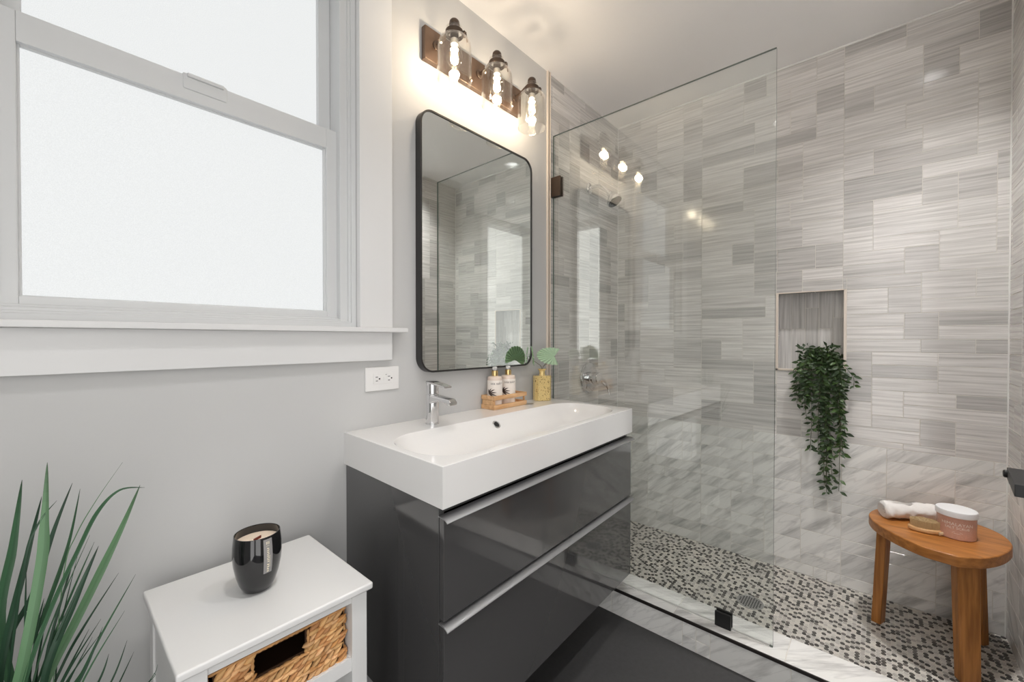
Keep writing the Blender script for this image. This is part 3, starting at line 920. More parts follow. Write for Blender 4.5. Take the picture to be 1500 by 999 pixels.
# ---------------------------------------------------------------- vanity light
LY = -0.12
vl = empty('vanity_light', (0.631, 0, 1.262 + Z0), 'bronze wall light with three clear jar shades above the mirror', 'lamp')
bm = bmesh.new()
box(bm, 0.372, 0.889, -0.022, -0.0005, 1.262 + Z0, 1.378 + Z0, .003)
obj('back_plate', bm, M_bplate, vl)
AX = [0.421, 0.631, 0.842]
for ax in AX:
    c = Vector((ax, LY, Z0))
    bm = bmesh.new()            # arm from the plate up into the cap
    tube(bm, bez([(ax, -0.02, 1.325 + Z0), (ax, -0.05, 1.328 + Z0), (ax, -0.085, 1.342 + Z0), (ax, -0.11, 1.352 + Z0)], 5), 0.006, 10)
    lathe(bm, [(0.016, 0), (0.016, .004), (0.010, .008)], (ax, -0.022, 1.325 + Z0), 20, Matrix.Rotation(PI / 2, 4, 'X'))
    arm = obj('arm', bm, M_bronze, vl)
    bm = bmesh.new()            # domed socket cap, inner socket sleeve
    lathe(bm, [(0.0165, 1.3500), (0.0178, 1.3515), (0.0178, 1.357), (0.0165, 1.363), (0.0125, 1.368), (0.006, 1.3705), (0.0, 1.371)], c, 28, cap1=False)
    lathe(bm, [(0.0145, 1.302), (0.0145, 1.350)], c, 28)
    sock = obj('socket_cap', bm, M_bronze, vl)
    bm = bmesh.new()            # clamping collar round the neck of the jar
    lathe(bm, [(0.0295, 1.3150), (0.0305, 1.3160), (0.0305, 1.3290), (0.0295, 1.3300), (0.0287, 1.3300), (0.0287, 1.3150)], c, 36, cap0=False, cap1=False)
    box(bm, ax + 0.020, ax + 0.033, LY - 0.026, LY - 0.014, Z0 + 1.3165, Z0 + 1.3335, .002)
    tube(bm, [(ax + 0.018, LY - .029, Z0 + 1.326), (ax + 0.042, LY - .014, Z0 + 1.326)], 0.0035, 8)
    tube(bm, [(ax + 0.032, LY - .022, Z0 + 1.333), (ax + 0.046, LY - .014, Z0 + 1.311)], 0.0022, 6)
    obj('collar', bm, M_bronze, vl)
    bm = bmesh.new()            # clear jar shade, open below
    outp = [(0.0180, 1.3445), (0.0262, 1.344), (0.0285, 1.3415), (0.0285, 1.318), (0.031, 1.3125), (0.042, 1.3065), (0.051, 1.297), (0.0570, 1.284), (0.0585, 1.268), (0.0585, 1.162)]
    inp = [(0.0561, 1.162), (0.0561, 1.268), (0.0546, 1.283), (0.0488, 1.295), (0.0402, 1.304), (0.0292, 1.3102), (0.0262, 1.316), (0.0262, 1.340), (0.0180, 1.3425)]
    lathe(bm, outp[:-1] + [(0.0585, 1.166), (0.0597, 1.1635), (0.0590, 1.1605), (0.0573, 1.1595), (0.0556, 1.1605), (0.0550, 1.1635)] + inp[1:], c, 44, cap0=False, cap1=False)
    sh = obj('lamp_shade', bm, M_shade, vl); sh['label'] = 'clear glass jar shade'
    bm = bmesh.new()            # tear-drop bulb
    lathe(bm, [(0.013, 1.302), (0.0140, 1.296), (0.0175, 1.284), (0.0235, 1.268), (0.0272, 1.252), (0.0278, 1.242), (0.0265, 1.232), (0.022, 1.222), (0.014, 1.214), (0.006, 1.2115), (0.0, 1.211)], c, 28, cap0=False, cap1=False)
    bulb = obj('bulb', bm, M_bulbg, vl)
    bm = bmesh.new()
    for k in range(6):
        a = k * PI / 3 + .3
        tube(bm, [(ax + 0.0065 * math.cos(a), LY + 0.0065 * math.sin(a), Z0 + 1.284), (ax + 0.0125 * math.cos(a + .25), LY + 0.0125 * math.sin(a + .25), Z0 + 1.228)], 0.0016, 6)
    obj('filament', bm, M_filament, bulb)
    bm = bmesh.new(); lathe(bm, [(0.0135, 1.284), (0.0135, 1.303)], c, 24)
    obj('bulb_cap', bm, M_steel, bulb)
    ld = bpy.data.lights.new('bulb_glow', 'POINT'); ld.energy = BULB_POWER; ld.color = (1.0, 0.84, 0.66); ld.shadow_soft_size = 0.018
    lo = bpy.data.objects.new('bulb_glow', ld); COL.objects.link(lo); lo.parent = bulb; lo.location = Vector((ax, LY, Z0 + 1.252)) - wloc(bulb)

# out-of-view recessed downlights, added to brighten the shower and the room
for (dx_, dy_), lm, lab in zip(holes, (M_fill, M_fill2, M_fill2), ('added fill downlight, out of view in the shower ceiling above the stool', 'added fill downlight, out of view in the ceiling nearest the white side table', 'added fill downlight, out of view in the ceiling in front of the vanity')):
    dl = empty('fill_downlight', (dx_, dy_, ZC), lab, 'lamp', 'added ceiling fill downlights')
    bm = bmesh.new(); lathe(bm, [(0.084, 0.0), (0.084, -0.003), (0.060, -0.005), (0.056, -0.001)], (dx_, dy_, ZC), 40, cap0=False, cap1=False); obj('trim_ring', bm, M_plast, dl)
    bm = bmesh.new(); lathe(bm, [(0.0565, -.002), (0.0575, 0.086), (0.0545, 0.086), (0.0540, -.001)], (dx_, dy_, ZC), 40, cap0=False, cap1=False); obj('baffle', bm, M_black, dl)
    bm = bmesh.new(); lathe(bm, [(0.054, 0.080), (0.054, 0.085)], (dx_, dy_, ZC), 40); obj('lens', bm, lm, dl)

# ---------------------------------------------------------------- outlet
ox, oz = 0.2142, 0.1536 + Z0
out = empty('wall_outlet', (ox, 0, oz), 'white double socket plate on the wall between window and basin', 'outlet')
bm = bmesh.new(); box(bm, ox - 0.0605, ox + 0.0605, -0.006, -0.0003, oz - 0.0385, oz + 0.0385, .0025); obj('cover_plate', bm, M_plast, out)
bm = bmesh.new(); box(bm, ox - 0.0335, ox + 0.0335, -0.0078, -0.004, oz - 0.0165, oz + 0.0165, .001)
for sx in (-0.006, 0.006): box(bm, ox + sx - .0045, ox + sx + .0045, -0.0086, -0.006, oz - .006, oz + .006, .0006)
rc = obj('receptacle', bm, M_plast, out)
for sx in (-0.0225, 0.0215):
    for z0, z1, hw_ in ((.0052, .0072, .0042), (-.0072, -.0052, .0036)):
        bm = bmesh.new(); box(bm, ox + sx - hw_, ox + sx + hw_, -0.0081, -0.007, oz + z0, oz + z1); obj('slot', bm, M_dark, rc)
    bm = bmesh.new(); lathe(bm, [(0.0026, 0), (0.0026, .0011)], (ox + sx + 0.0095, -0.0070, oz), 14, Matrix.Rotation(PI / 2, 4, 'X')); obj('ground_hole', bm, M_dark, rc)
bm = bmesh.new(); lathe(bm, [(0.0014, 0), (0.0014, .0011)], (ox + 0.011, -0.0070, oz + 0.0125), 10, Matrix.Rotation(PI / 2, 4, 'X')); obj('indicator_light', bm, M_dark, rc)

# ================================================================ SHOWER FITTINGS
XG = 1.1466
gl = empty('glass_panel', (XG, -0.48, ZT), 'tall fixed clear glass shower panel standing on the marble curb', 'shower screen')
bm = bmesh.new()
gx0, gx1, gy0, gy1, gz0, gz1 = XG - 0.005, XG + 0.005, -0.944, -0.0125, ZT + 0.0015, 1.2735 + Z0
box(bm, gx0, gx1, gy0, gy1, gz0, gz1)
for f in bm.faces:
    f.material_index = 0 if abs(f.normal.x) > 0.9 else 1
obj('pane', bm, [M_glass, M_gedge], gl, smooth=False)
bm = bmesh.new()
box(bm, XG - 0.015, XG - 0.0052, -0.8145, -0.7605, ZT + .0005, ZT + 0.0535, .001); box(bm, XG + 0.0052, XG + 0.015, -0.8145, -0.7605, ZT + .0005, ZT + 0.0535, .001)
k_ = obj('floor_clamp', bm, M_black, gl)
bm = bmesh.new()
box(bm, XG - 0.015, XG - 0.0052, -0.0605, -0.0105, 0.974 + Z0, 1.068 + Z0, .001); box(bm, XG + 0.0052, XG + 0.015, -0.0605, -0.0105, 0.974 + Z0, 1.068 + Z0, .001)
box(bm, XG - 0.015, XG + 0.015, -0.012, -0.0105 + .0065, 0.974 + Z0, 1.068 + Z0)
obj('wall_clamp', bm, M_bronze, gl)
bm = bmesh.new(); box(bm, gx0 - .002, gx1 + .002, gy0 + .01, gy1, ZT + .0003, ZT + .0022)
obj('seal_strip', bm, M_caulk, gl)

# mixer valve
vx, vz = 1.489, 0.066 + Z0
va = empty('shower_valve', (vx, 0, vz), 'round chrome shower mixer valve with lever on the tiled wall', 'valve')
RY = Matrix.Rotation(PI / 2, 4, 'X')    # +z -> -y
bm = bmesh.new(); lathe(bm, [(0.086, .0045), (0.086, .009), (0.083, .0125), (0.060, .017), (0.034, .019)], (vx, 0, vz), 48, RY); obj('escutcheon', bm, M_chrome, va)
bm = bmesh.new(); lathe(bm, [(0.034, .018), (0.034, .030), (0.030, .033), (0.030, .040), (0.033, .042), (0.034, .068), (0.031, .074), (0.0, .078)], (vx, 0, vz), 36, RY, cap1=False); obj('hub', bm, M_chrome, va)
bm = bmesh.new()
tube(bm, bez([(vx + 0.005, -0.055, vz - 0.005), (vx + 0.035, -0.075, vz - 0.018), (vx + 0.058, -0.092, vz - 0.050), (vx + 0.064, -0.100, vz - 0.092)], 6), [0.020, .0195, .019, .018, .017, .016, .0155, .015, .014, .013, .012, .011, .010, .009, .0085, .008, .0075, .007, .0065][:19], 12, sx=0.7)
obj('lever', bm, M_chrome, va)

# shower arm and head
hz = 1.115 + Z0
hd = empty('wall_shower', (1.495, 0, hz), 'chrome shower head on a short bent arm high on the tiled wall', 'shower head')
bm = bmesh.new(); lathe(bm, [(0.030, .0045), (0.030, .007), (0.022, .012), (0.011, .016)], (1.495, 0, hz), 32, RY); obj('flange', bm, M_chrome, hd)
bm = bmesh.new(); tube(bm, bez([(1.495, -0.006, hz), (1.495, -0.05, hz + 0.004), (1.495, -0.095, hz - 0.018), (1.495, -0.125, hz - 0.055)], 7), 0.0095, 14); obj('arm', bm, M_chrome, hd)
dirn = Vector((0, -0.55, -0.83)).normalized(); Mh = dirn.to_track_quat('Z', 'Y').to_matrix().to_4x4()
hc = Vector((1.495, -0.125, hz - 0.052))
bm = bmesh.new(); lathe(bm, [(0.012, 0), (0.015, .004), (0.015, .014), (0.018, .020), (0.036, .045), (0.041, .054), (0.041, .064), (0.039, .066)], hc, 36, Mh); hb = obj('head', bm, M_chrome, hd)
bm = bmesh.new(); lathe(bm, [(0.037, .0655), (0.037, .0675)], hc, 36, Mh); obj('spray_face', bm, M_black, hb)

# drain
dr_ = empty('floor_drain', (DRX, DRY, ZF), 'round steel floor drain with holes in the mosaic shower floor', 'drain')
bm = bmesh.new(); lathe(bm, [(0.050, -.001), (0.050, .0015), (0.046, .002), (0.046, 0)], (DRX, DRY, ZF), 40, cap0=False, cap1=False); lathe(bm, [(0.0465, -.001), (0.0465, .0008)], (DRX, DRY, ZF), 40)
obj('grate', bm, M_steel, dr_)
bm = bmesh.new()
for i in range(-4, 5):
    for j in range(-4, 5):
        px, py = DRX + i * 0.0105 + (j % 2) * 0.00525, DRY + j * 0.0092
        if math.hypot(px - DRX, py - DRY) < 0.040: lathe(bm, [(0.0034, .0006), (0.0034, .0011)], (px, py, ZF), 10)
obj('holes', bm, M_dark, dr_)

# black towel holder at the right edge
HZ = 0.015 + Z0
th_ = empty('towel_holder', (0.735, -1.455, HZ), 'square black metal towel holder on the wall end at the right edge', 'towel holder')
bm = bmesh.new(); box(bm, 0.727, 0.775, -1.455, -1.450, HZ - .024, HZ + .024, .0015); box(bm, 0.740, 0.762, -1.4505, -1.422, HZ - .011, HZ + .011, .001)
obj('wall_post', bm, M_black, th_)
bm = bmesh.new(); Mt = Matrix.Translation((0.762, -1.414, 0)) @ Matrix.Rotation(math.radians(-5), 4, 'Z') @ Matrix.Translation((-0.762, 1.414, 0))
box(bm, 0.622, 0.762, -1.4235, -1.4025, HZ - .0112, HZ + .0112, .0012, M=Mt); obj('bar', bm, M_black, th_)
bm = bmesh.new(); lathe(bm, [(0.0075, 0), (0.0075, .006), (0.006, .0075)], (0.753, -1.404, HZ), 20, Matrix.Rotation(-PI / 2, 4, 'X')); obj('knob', bm, M_black, th_)

# ================================================================ STORAGE TABLE AND BASKET
TX0, TX1, TY0, TY1, TZ = -0.3785, -0.0375, -0.3825, -0.0505, -0.25 + Z0
tb = empty('storage_table', ((TX0 + TX1) / 2, (TY0 + TY1) / 2, 0), 'small white wooden side table holding a woven basket beside the vanity', 'side table')
bm = bmesh.new(); box(bm, TX0, TX1, TY0, TY1, TZ - 0.015, TZ, .004, 3); obj('table_top', bm, M_white, tb)
LW = 0.034
lx0, lx1, ly0, ly1 = TX0 + 0.010, TX1 - 0.010, TY0 + 0.010, TY1 - 0.008
zt_ = TZ - 0.0152
for (a, b) in ((lx0, ly0), (lx1 - LW, ly0), (lx0, ly1 - LW), (lx1 - LW, ly1 - LW)):
    bm = bmesh.new(); box(bm, a, a + LW, b, b + LW, 0, zt_, .0015); obj('leg', bm, M_white, tb)
RAILS = (zt_ - 0.018, zt_ - 0.018 - 0.146, 0.235, 0.06)
for i, z in enumerate(RAILS):
    bm = bmesh.new(); hgt = 0.018 if i == 0 else 0.030
    box(bm, lx0 + LW - .001, lx1 - LW + .001, ly0 + .004, ly0 + .020, z, z + hgt - .0002, .001); obj('front_rail', bm, M_white, tb)
    if i:
        bm = bmesh.new(); box(bm, lx0 + .006, lx1 - .006, ly0 + .020, ly1 - .006, z + .010, z + .018); obj('shelf', bm, M_white, tb)
for a in (lx0 + .004, lx1 - .016):
    bm = bmesh.new(); box(bm, a, a + .012, ly0 + LW - .001, ly1 - LW + .001, 0.06, zt_, .0005); obj('side_panel', bm, M_white, tb)
bm = bmesh.new(); box(bm, lx0 + LW - .001, lx1 - LW + .001, ly1 - .012, ly1 - .004, 0.06, zt_); obj('back_panel', bm, M_white, tb)

# woven basket
bx0_, bx1_ = lx0 + LW + .004, lx1 - LW - .009
by0_, by1_ = ly0 + .016, ly1 - .05
bz0 = RAILS[1] + .0185; bz1 = zt_ - 0.024
bk = empty('woven_basket', ((bx0_ + bx1_) / 2, (by0_ + by1_) / 2, bz0), 'woven water hyacinth basket with a cut-out handle in the white table', 'basket')
hw0, hw1, hzz0, hzz1 = -0.262, -0.170, bz1 - 0.052, bz1 - 0.010     # handle hole
rng = random.Random(31)


def lump(bm, c, L_, r1, r2, ang, nrm, side, col, cl):
    """one leaf of the braid: a flattened tapered strand lying in the plane (side, z)"""
    nrm = Vector(nrm); side = Vector(side); upv = Vector((0, 0, 1))
    d = side * math.cos(ang) + upv * math.sin(ang); q = upv * math.cos(ang) - side * math.sin(ang)
    rings = []
    for t, k in ((-1, .12), (-.78, .62), (-.35, 1.0), (.1, .98), (.55, .72), (.85, .36), (1, .10)):
        rings.append([bm.verts.new(c + d * (t * L_) + q * (math.cos(a) * r1 * k) + nrm * (math.sin(a) * r2 * k + r2 * .12 * t)) for a in [j * PI / 4 for j in range(8)]])
    fs = []
    for a, b in zip(rings, rings[1:]): fs += ringfaces(bm, a, b)
    fs.append(bm.faces.new(rings[0])); fs.append(bm.faces.new(rings[-1]))
    for f in fs:
        for lp in f.loops: lp[cl] = col


def weave(bm, p0, side, width, nrm, z0, z1, hole, rng, cl):
    side = Vector(side); p0 = Vector(p0); rh = 0.0195
    nrow = int(round((z1 - z0) / rh)); rh = (z1 - z0) / nrow
    for r in range(nrow):
        z = z0 + (r + .5) * rh
        n = int(width / 0.0150)
        for k in range(-1, n + 2):
            for h in (0, 1):
                u = (k + .5 * h + .5 * (r % 2) + rng.uniform(-.15, .15)) * width / n
                zz = z + (rh * .25 if h else -rh * .25) + rng.uniform(-.0008, .0008)
                if u < 0.006 or u > width - 0.006: continue
                if hole and hole[0] - 0.006 < p0.x + side.x * u < hole[1] + 0.006 and hole[2] - .005 < zz < hole[3] + .005: continue
                b = rng.uniform(.72, 1.15)
                c0 = srgb(214, 168, 116) if rng.random() < .7 else srgb(188, 136, 86)
                col = (c0[0] * b, c0[1] * b, c0[2] * b * rng.uniform(.9, 1.1), 1)
                ang = (math.radians(34) if h else math.radians(12)) + rng.uniform(-.2, .2)
                lump(bm, p0 + side * u + Vector((0, 0, zz)) + Vector(nrm) * rng.uniform(-.0005, .0022), rng.uniform(.0105, .0140), rng.uniform(.0042, .0056), rng.uniform(.0050, .0068), ang, nrm, side, col, cl)


bm = bmesh.new(); cl = bm.loops.layers.float_color.new('tint')
hole_ = (hw0, hw1, hzz0, hzz1)
weave(bm, (bx0_, by0_, 0), (1, 0, 0), bx1_ - bx0_, (0, -1, 0), bz0 + .004, bz1 - .006, hole_, rng, cl)
weave(bm, (bx1_, by0_, 0), (0, 1, 0), by1_ - by0_, (1, 0, 0), bz0 + .004, bz1 - .006, None, rng, cl)
weave(bm, (bx0_, by1_, 0), (0, -1, 0), by1_ - by0_, (-1, 0, 0), bz0 + .004, bz1 - .006, None, rng, cl)
obj('weave', bm, M_weave, bk)
bm = bmesh.new()                # inner wall behind the weave, open at the handle
i0, i1, j0, j1 = bx0_ + .002, bx1_ - .002, by0_ + .002, by1_ - .002
for (a0, a1, b0, b1, _) in cut([(i0, i1, bz0 + .001, bz1 - .003, 0)], hole_): box(bm, a0, a1, j0, j0 + .004, b0, b1)
box(bm, i0, i0 + .004, j0, j1, bz0 + .001, bz1 - .003); box(bm, i1 - .004, i1, j0, j1, bz0 + .001, bz1 - .003); box(bm, i0, i1, j1 - .004, j1, bz0 + .001, bz1 - .003); box(bm, i0, i1, j0, j1, bz0 + .0005, bz0 + .004)
obj('inner_wall', bm, M_weavein, bk)
bm = bmesh.new(); cl = bm.loops.layers.float_color.new('tint')   # wrapped rims
for path, rad in (([(bx0_, by0_, bz1 - .004), (bx1_, by0_, bz1 - .004), (bx1_, by1_, bz1 - .004), (bx0_, by1_, bz1 - .004), (bx0_, by0_, bz1 - .004)], .0034),
                  ([(hw0 - .004, by0_ - .003, hzz0 - .003), (hw1 + .004, by0_ - .003, hzz0 - .003)], .0036), ([(hw0 - .003, by0_ - .003, hzz0), (hw0 - .003, by0_ - .003, hzz1)], .003), ([(hw1 + .003, by0_ - .003, hzz0), (hw1 + .003, by0_ - .003, hzz1)], .003)):
    for a, b in zip(path, path[1:]):
        a, b = Vector(a), Vector(b); n = max(2, int((b - a).length / .009))
        for k in range(n):
            p = a.lerp(b, (k + .5) / n); d = (b - a).normalized()
            q0 = p - d * .006; q1 = p + d * .006
            rr = tube(bm, [q0, p, q1], [rad * .6, rad * rng.uniform(.95, 1.15), rad * .6], 7)
            bb = rng.uniform(.75, 1.05); c0 = srgb(200, 150, 98); col = (c0[0] * bb, c0[1] * bb, c0[2] * bb, 1)
            for f in set(f for r_ in rr for v in r_ for f in v.link_faces):
                for lp in f.loops: lp[cl] = col
obj('rim', bm, M_weave, bk)

# candle on the table
cx, cy = -0.2135, -0.218
cn = empty('candle', (cx, cy, TZ), 'black glass jar candle with a grey label on the white side table', 'candle')
bm = bmesh.new()
op = [(0.0, 0.0), (0.022, 0.0), (0.0275, .0035), (0.0345, .018), (0.0405, .038), (0.0445, .060), (0.0460, .080), (0.0452, .100), (0.0432, .1185), (0.0425, .1205)]
ip = [(0.0412, .1205), (0.0408, .1185), (0.0428, .100), (0.043, .09)]
lathe(bm, op[1:] + ip, (cx, cy, TZ), 56, cap0=True, cap1=True)
obj('jar', bm, M_cglass, cn, sharp=50)
bm = bmesh.new(); lathe(bm, [(0.0425, .0905), (0.0420, .1035), (0.0405, .1042), (0.02, .1040), (0.0, .1040)], (cx, cy, TZ), 48, cap0=False, cap1=False)
obj('wax', bm, M_wax, cn)
bm = bmesh.new(); box(bm, cx - .009, cx + .009, cy - .001, cy + .001, TZ + .103, TZ + .109, M=Matrix.Translation((cx, cy, 0)) @ Matrix.Rotation(math.radians(28), 4, 'Z') @ Matrix.Translation((-cx, -cy, 0)))
obj('wick', bm, M_wick, cn)


def jar_r(z):
    pr = op
    for (r0, z0), (r1, z1) in zip(pr, pr[1:]):
        if z0 <= z <= z1 and z1 > z0: return r0 + (r1 - r0) * (z - z0) / (z1 - z0)
    return pr[-1][0]


la = math.radians(-82)          # label faces the camera, a little to the right
bm = bmesh.new()
cols = [[bm.verts.new((cx + (jar_r(z) + .0005) * math.cos(la + d), cy + (jar_r(z) + .0005) * math.sin(la + d), TZ + z)) for z in [0.046 + 0.071 * k / 12 for k in range(13)]] for d in [(-.5 + i / 6) * 0.38 for i in range(7)]]
for a, b in zip(cols, cols[1:]): ringfaces(bm, a, b, closed=False)
lab = obj('label', bm, M_clabel, cn)
bm = bmesh.new()
rng = random.Random(4)
z = 0.049
def patch(bm, z0, z1, d0, d1, off=.0009):
    f = []
    for z_, d_ in ((z0, d0), (z0, d1), (z1, d1), (z1, d0)):
        r = jar_r(z_) + off; f.append(bm.verts.new((cx + r * math.cos(la + d_), cy + r * math.sin(la + d_), TZ + z_)))
    bm.faces.new(f)
k = 0
while z < 0.100:
    h = 0.0016 if k > 3 else 0.0024
    patch(bm, z, z + h, -0.045 - rng.uniform(0, .012), 0.035); 
    if k % 2: patch(bm, z + h, z + h + .0011, -0.045, -0.02)
    else: patch(bm, z + h, z + h + .0011, 0.012, 0.035)
    z += h + .0011 + (.0012 if k != 3 else .003); k += 1
patch(bm, 0.058, 0.083, 0.065, 0.078)
for q in range(3): patch(bm, 0.1065, 0.112, -0.08 + q * .055, -0.055 + q * .055)
patch(bm, 0.1030, 0.1036, -0.08, 0.06)
obj('lettering', bm, M_ink, lab)

# ================================================================ ITEMS ON THE BASIN
tr = empty('bottle_tray', (0.76, -0.038, Z0), 'small slatted bamboo tray holding two soap bottles on the basin deck', 'tray')
tx0, tx1, ty0, ty1 = 0.660, 0.862, -0.078, -0.004
bm = bmesh.new(); box(bm, tx0 + .004, tx1 - .004, ty0 + .004, ty1 - .004, Z0 + .003, Z0 + .009, .001); obj('base', bm, M_bamboo, tr)
for z0, z1 in ((0.0005, 0.019), (0.038, 0.055)):
    for (a, b, c_, d) in ((tx0, tx1, ty0, ty0 + .006), (tx0, tx1, ty1 - .006, ty1)):
        bm = bmesh.new(); box(bm, a, b, c_, d, Z0 + z0, Z0 + z1, .0012); obj('long_slat', bm, M_bamboo, tr)
for (a, b) in ((tx0, tx0 + .006), (tx1 - .006, tx1)):
    for z0, z1 in ((0.0005, 0.019), (0.0195, 0.0375), (0.038, 0.055)) if a == tx0 else ((0.0005, 0.019), (0.038, 0.055)):
        bm = bmesh.new(); box(bm, a, b, ty0 + .0062, ty1 - .0062, Z0 + z0, Z0 + z1, .0012); obj('end_slat', bm, M_bamboo, tr)
for a in (tx0 + .0062, tx1 - .0122):
    for b in (ty0 + .0062, ty1 - .0122):
        bm = bmesh.new(); box(bm, a, a + .006, b, b + .006, Z0 + .001, Z0 + .054); obj('corner_post', bm, M_bamboo, tr)


def bend(bm, c, r, phi, z):
    """wrap flat lettering (x along, y up) round a cylinder"""
    for v in bm.verts:
        a = phi + v.co.x / r
        v.co = Vector((c[0] + r * math.cos(a), c[1] + r * math.sin(a), z + v.co.y))
    return bm


def make_bottle(x, y, label):
    c = (x, y); zb = Z0 + 0.0092; r = 0.0305
    b = empty('soap_bottle', (x, y, zb), label, 'bottle', 'hand soap bottles in the bamboo tray')
    bm = bmesh.new(); lathe(bm, [(r - .003, 0), (r, .003), (r, .113), (r - .0015, .118), (r - .006, .1215), (0.011, .123)], (x, y, zb), 40); obj('body', bm, M_soap, b)
    ph = math.radians(-140)
    bm = bmesh.new()
    rg = [[bm.verts.new((x + (r + .0004) * math.cos(ph + d), y + (r + .0004) * math.sin(ph + d), zb + z)) for d in [(-.5 + k / 24) * 4.3 for k in range(25)]] for z in (0.042, 0.106)]
    ringfaces(bm, rg[0], rg[1], closed=False)
    lb = obj('label', bm, M_slabel, b)
    lt = bend(text_bm('sea salt+', 0.0150), c, r + .0008, ph + .34, zb + 0.094)
    obj('lettering', lt, M_greyink, lb)
    bm = bmesh.new()            # printed leaf sprays and fine lines
    for k in range(6):
        a0 = ph - 0.78; z0 = zb + 0.052
        ang = math.radians(100 - 24 * k); Ln = 0.036 - 0.003 * abs(k - 2)
        pts = []
        for s in range(6):
            t = s / 5; u = Ln * t * math.cos(ang) + .004 * t * t; vv = Ln * t * math.sin(ang) - .010 * t * t
            wdt = 0.0028 * math.sin(PI * min(1, t * .92 + .06))
            for sg in (-1, 1):
                uu = u - sg * wdt * math.sin(ang); ww = vv + sg * wdt * math.cos(ang)
                aa = a0 + uu / r; pts.append(bm.verts.new((x + (r + .0009) * math.cos(aa), y + (r + .0009) * math.sin(aa), z0 + ww)))
        for s in range(5): bm.faces.new((pts[2 * s], pts[2 * s + 1], pts[2 * s + 3], pts[2 * s + 2]))
    obj('leaf_print', bm, M_leafink, lb)
    bm = bmesh.new()
    lathe(bm, [(0.0125, .122), (0.0130, .124), (0.0130, .142), (0.0122, .144), (0.009, .145)], (x, y, zb), 28); obj('collar', bm, M_gold, b)
    bm = bmesh.new()
    lathe(bm, [(0.0062, .144), (0.0062, .150), (0.0095, .151), (0.0100, .153), (0.0095, .159), (0.004, .160)], (x, y, zb), 24)
    tube(bm, bez([(x, y, zb + .156), (x - .018, y - .012, zb + .1565), (x - .030, y - .020, zb + .1545)], 4), [.0045] * 5 + [.0038] * 4, 10)
    obj('pump', bm, M_plast, b)
    return b


make_bottle(0.7015, -0.041, 'left one of two pump bottles in the tray, nearer the faucet')
make_bottle(0.7825, -0.041, 'right one of two pump bottles in the tray, nearer the gold vase')

# gold vase with fan palm sprigs
vx_, vy_ = 1.004, -0.052
vs = empty('gold_vase', (vx_, vy_, Z0), 'small mercury gold glass bottle vase at the right end of the basin', 'vase')
bm = bmesh.new()
octo = [(-.040, -.012), (-.028, -.026), (.028, -.026), (.040, -.012), (.040, .012), (.028, .026), (-.028, .026), (-.040, .012)]
Mv = Matrix.Translation((vx_, vy_, Z0)) @ Matrix.Rotation(math.radians(-32), 4, 'Z')
prism(bm, octo, 0.0, 0.115, Mv, bev=0.004)
lathe(bm, [(0.0155, .113), (0.0135, .117), (0.0130, .130), (0.0150, .138), (0.0210, .1425), (0.0215, .1440), (0.0190, .1440), (0.0120, .138), (0.0110, .118)], (vx_, vy_, Z0), 32, cap0=False)
obj('body', bm, M_merc, vs)
sp = empty('fan_palm_sprigs', (vx_, vy_, Z0 + .12), 'pale green fan palm sprigs standing in the gold vase', 'plant')


def fan(bm, cl, c, nrm, upd, r, a0, a1, col, ws):
    nrm = Vector(nrm).normalized(); upd = Vector(upd); upd = (upd - nrm * upd.dot(nrm)).normalized(); sd = upd.cross(nrm)
    c = Vector(c); n = 30
    base = bm.verts.new(c); prev = None; back = []
    pts = []
    for k in range(n + 1):
        a = a0 + (a1 - a0) * k / n
        fold = 0.0030 if k % 2 else -0.0030
        rr = r * (0.90 + .10 * math.cos(a * .9)) * (1.03 if k % 2 else .965)
        ring = []
        for t in (.35, .7, 1.0):
            ring.append(bm.verts.new(c + (upd * math.cos(a) + sd * (math.sin(a) * ws)) * rr * t + nrm * (fold * t + .006 * t * t * math.cos(a * 1.5))))
        pts.append(ring)
    for k in range(n):
        A, B = pts[k], pts[k + 1]
        fs = [bm.faces.new((base, A[0], B[0]))] + [bm.faces.new((A[i], A[i + 1], B[i + 1], B[i])) for i in (0, 1)]
        s = 1.08 if k % 2 else .9
        for f in fs:
            for lp in f.loops: lp[cl] = (col[0] * s, col[1] * s, col[2] * s, 1)


gA, gB, gC = srgb(192, 218, 188), srgb(168, 200, 164), srgb(176, 212, 168)
FANS = [((1.020, -0.110, Z0 + 0.203), (-0.70, -0.70, 0.10), (-0.70, 0.66, 0.10), 0.082, gA, 108, 0.52), ((1.046, -0.074, Z0 + 0.196), (0.78, -0.55, 0.10), (0.30, 0.30, 1), 0.042, gB, 110, 0.8), ((0.902, -0.078, Z0 + 0.186), (-0.62, 0.784, 0.0), (0.10, 0.08, 0.99), 0.064, gC, 112, 0.78)]
for c, nr, u_, r, colr, spn, ws in FANS:
    bm = bmesh.new(); cl = bm.loops.layers.float_color.new('tint')
    fan(bm, cl, c, nr, u_, r, math.radians(-spn), math.radians(spn), colr, ws)
    lf = obj('fan_leaf', bm, M_fan, sp, smooth=False)
    bm = bmesh.new(); tube(bm, bez([(vx_, vy_, Z0 + .02), (vx_, vy_, Z0 + .14), (vx_ + (c[0] - vx_) * .6, vy_ + (c[1] - vy_) * .6, Z0 + .175), c], 5), 0.0013, 6); obj('stem', bm, M_fstem, lf)

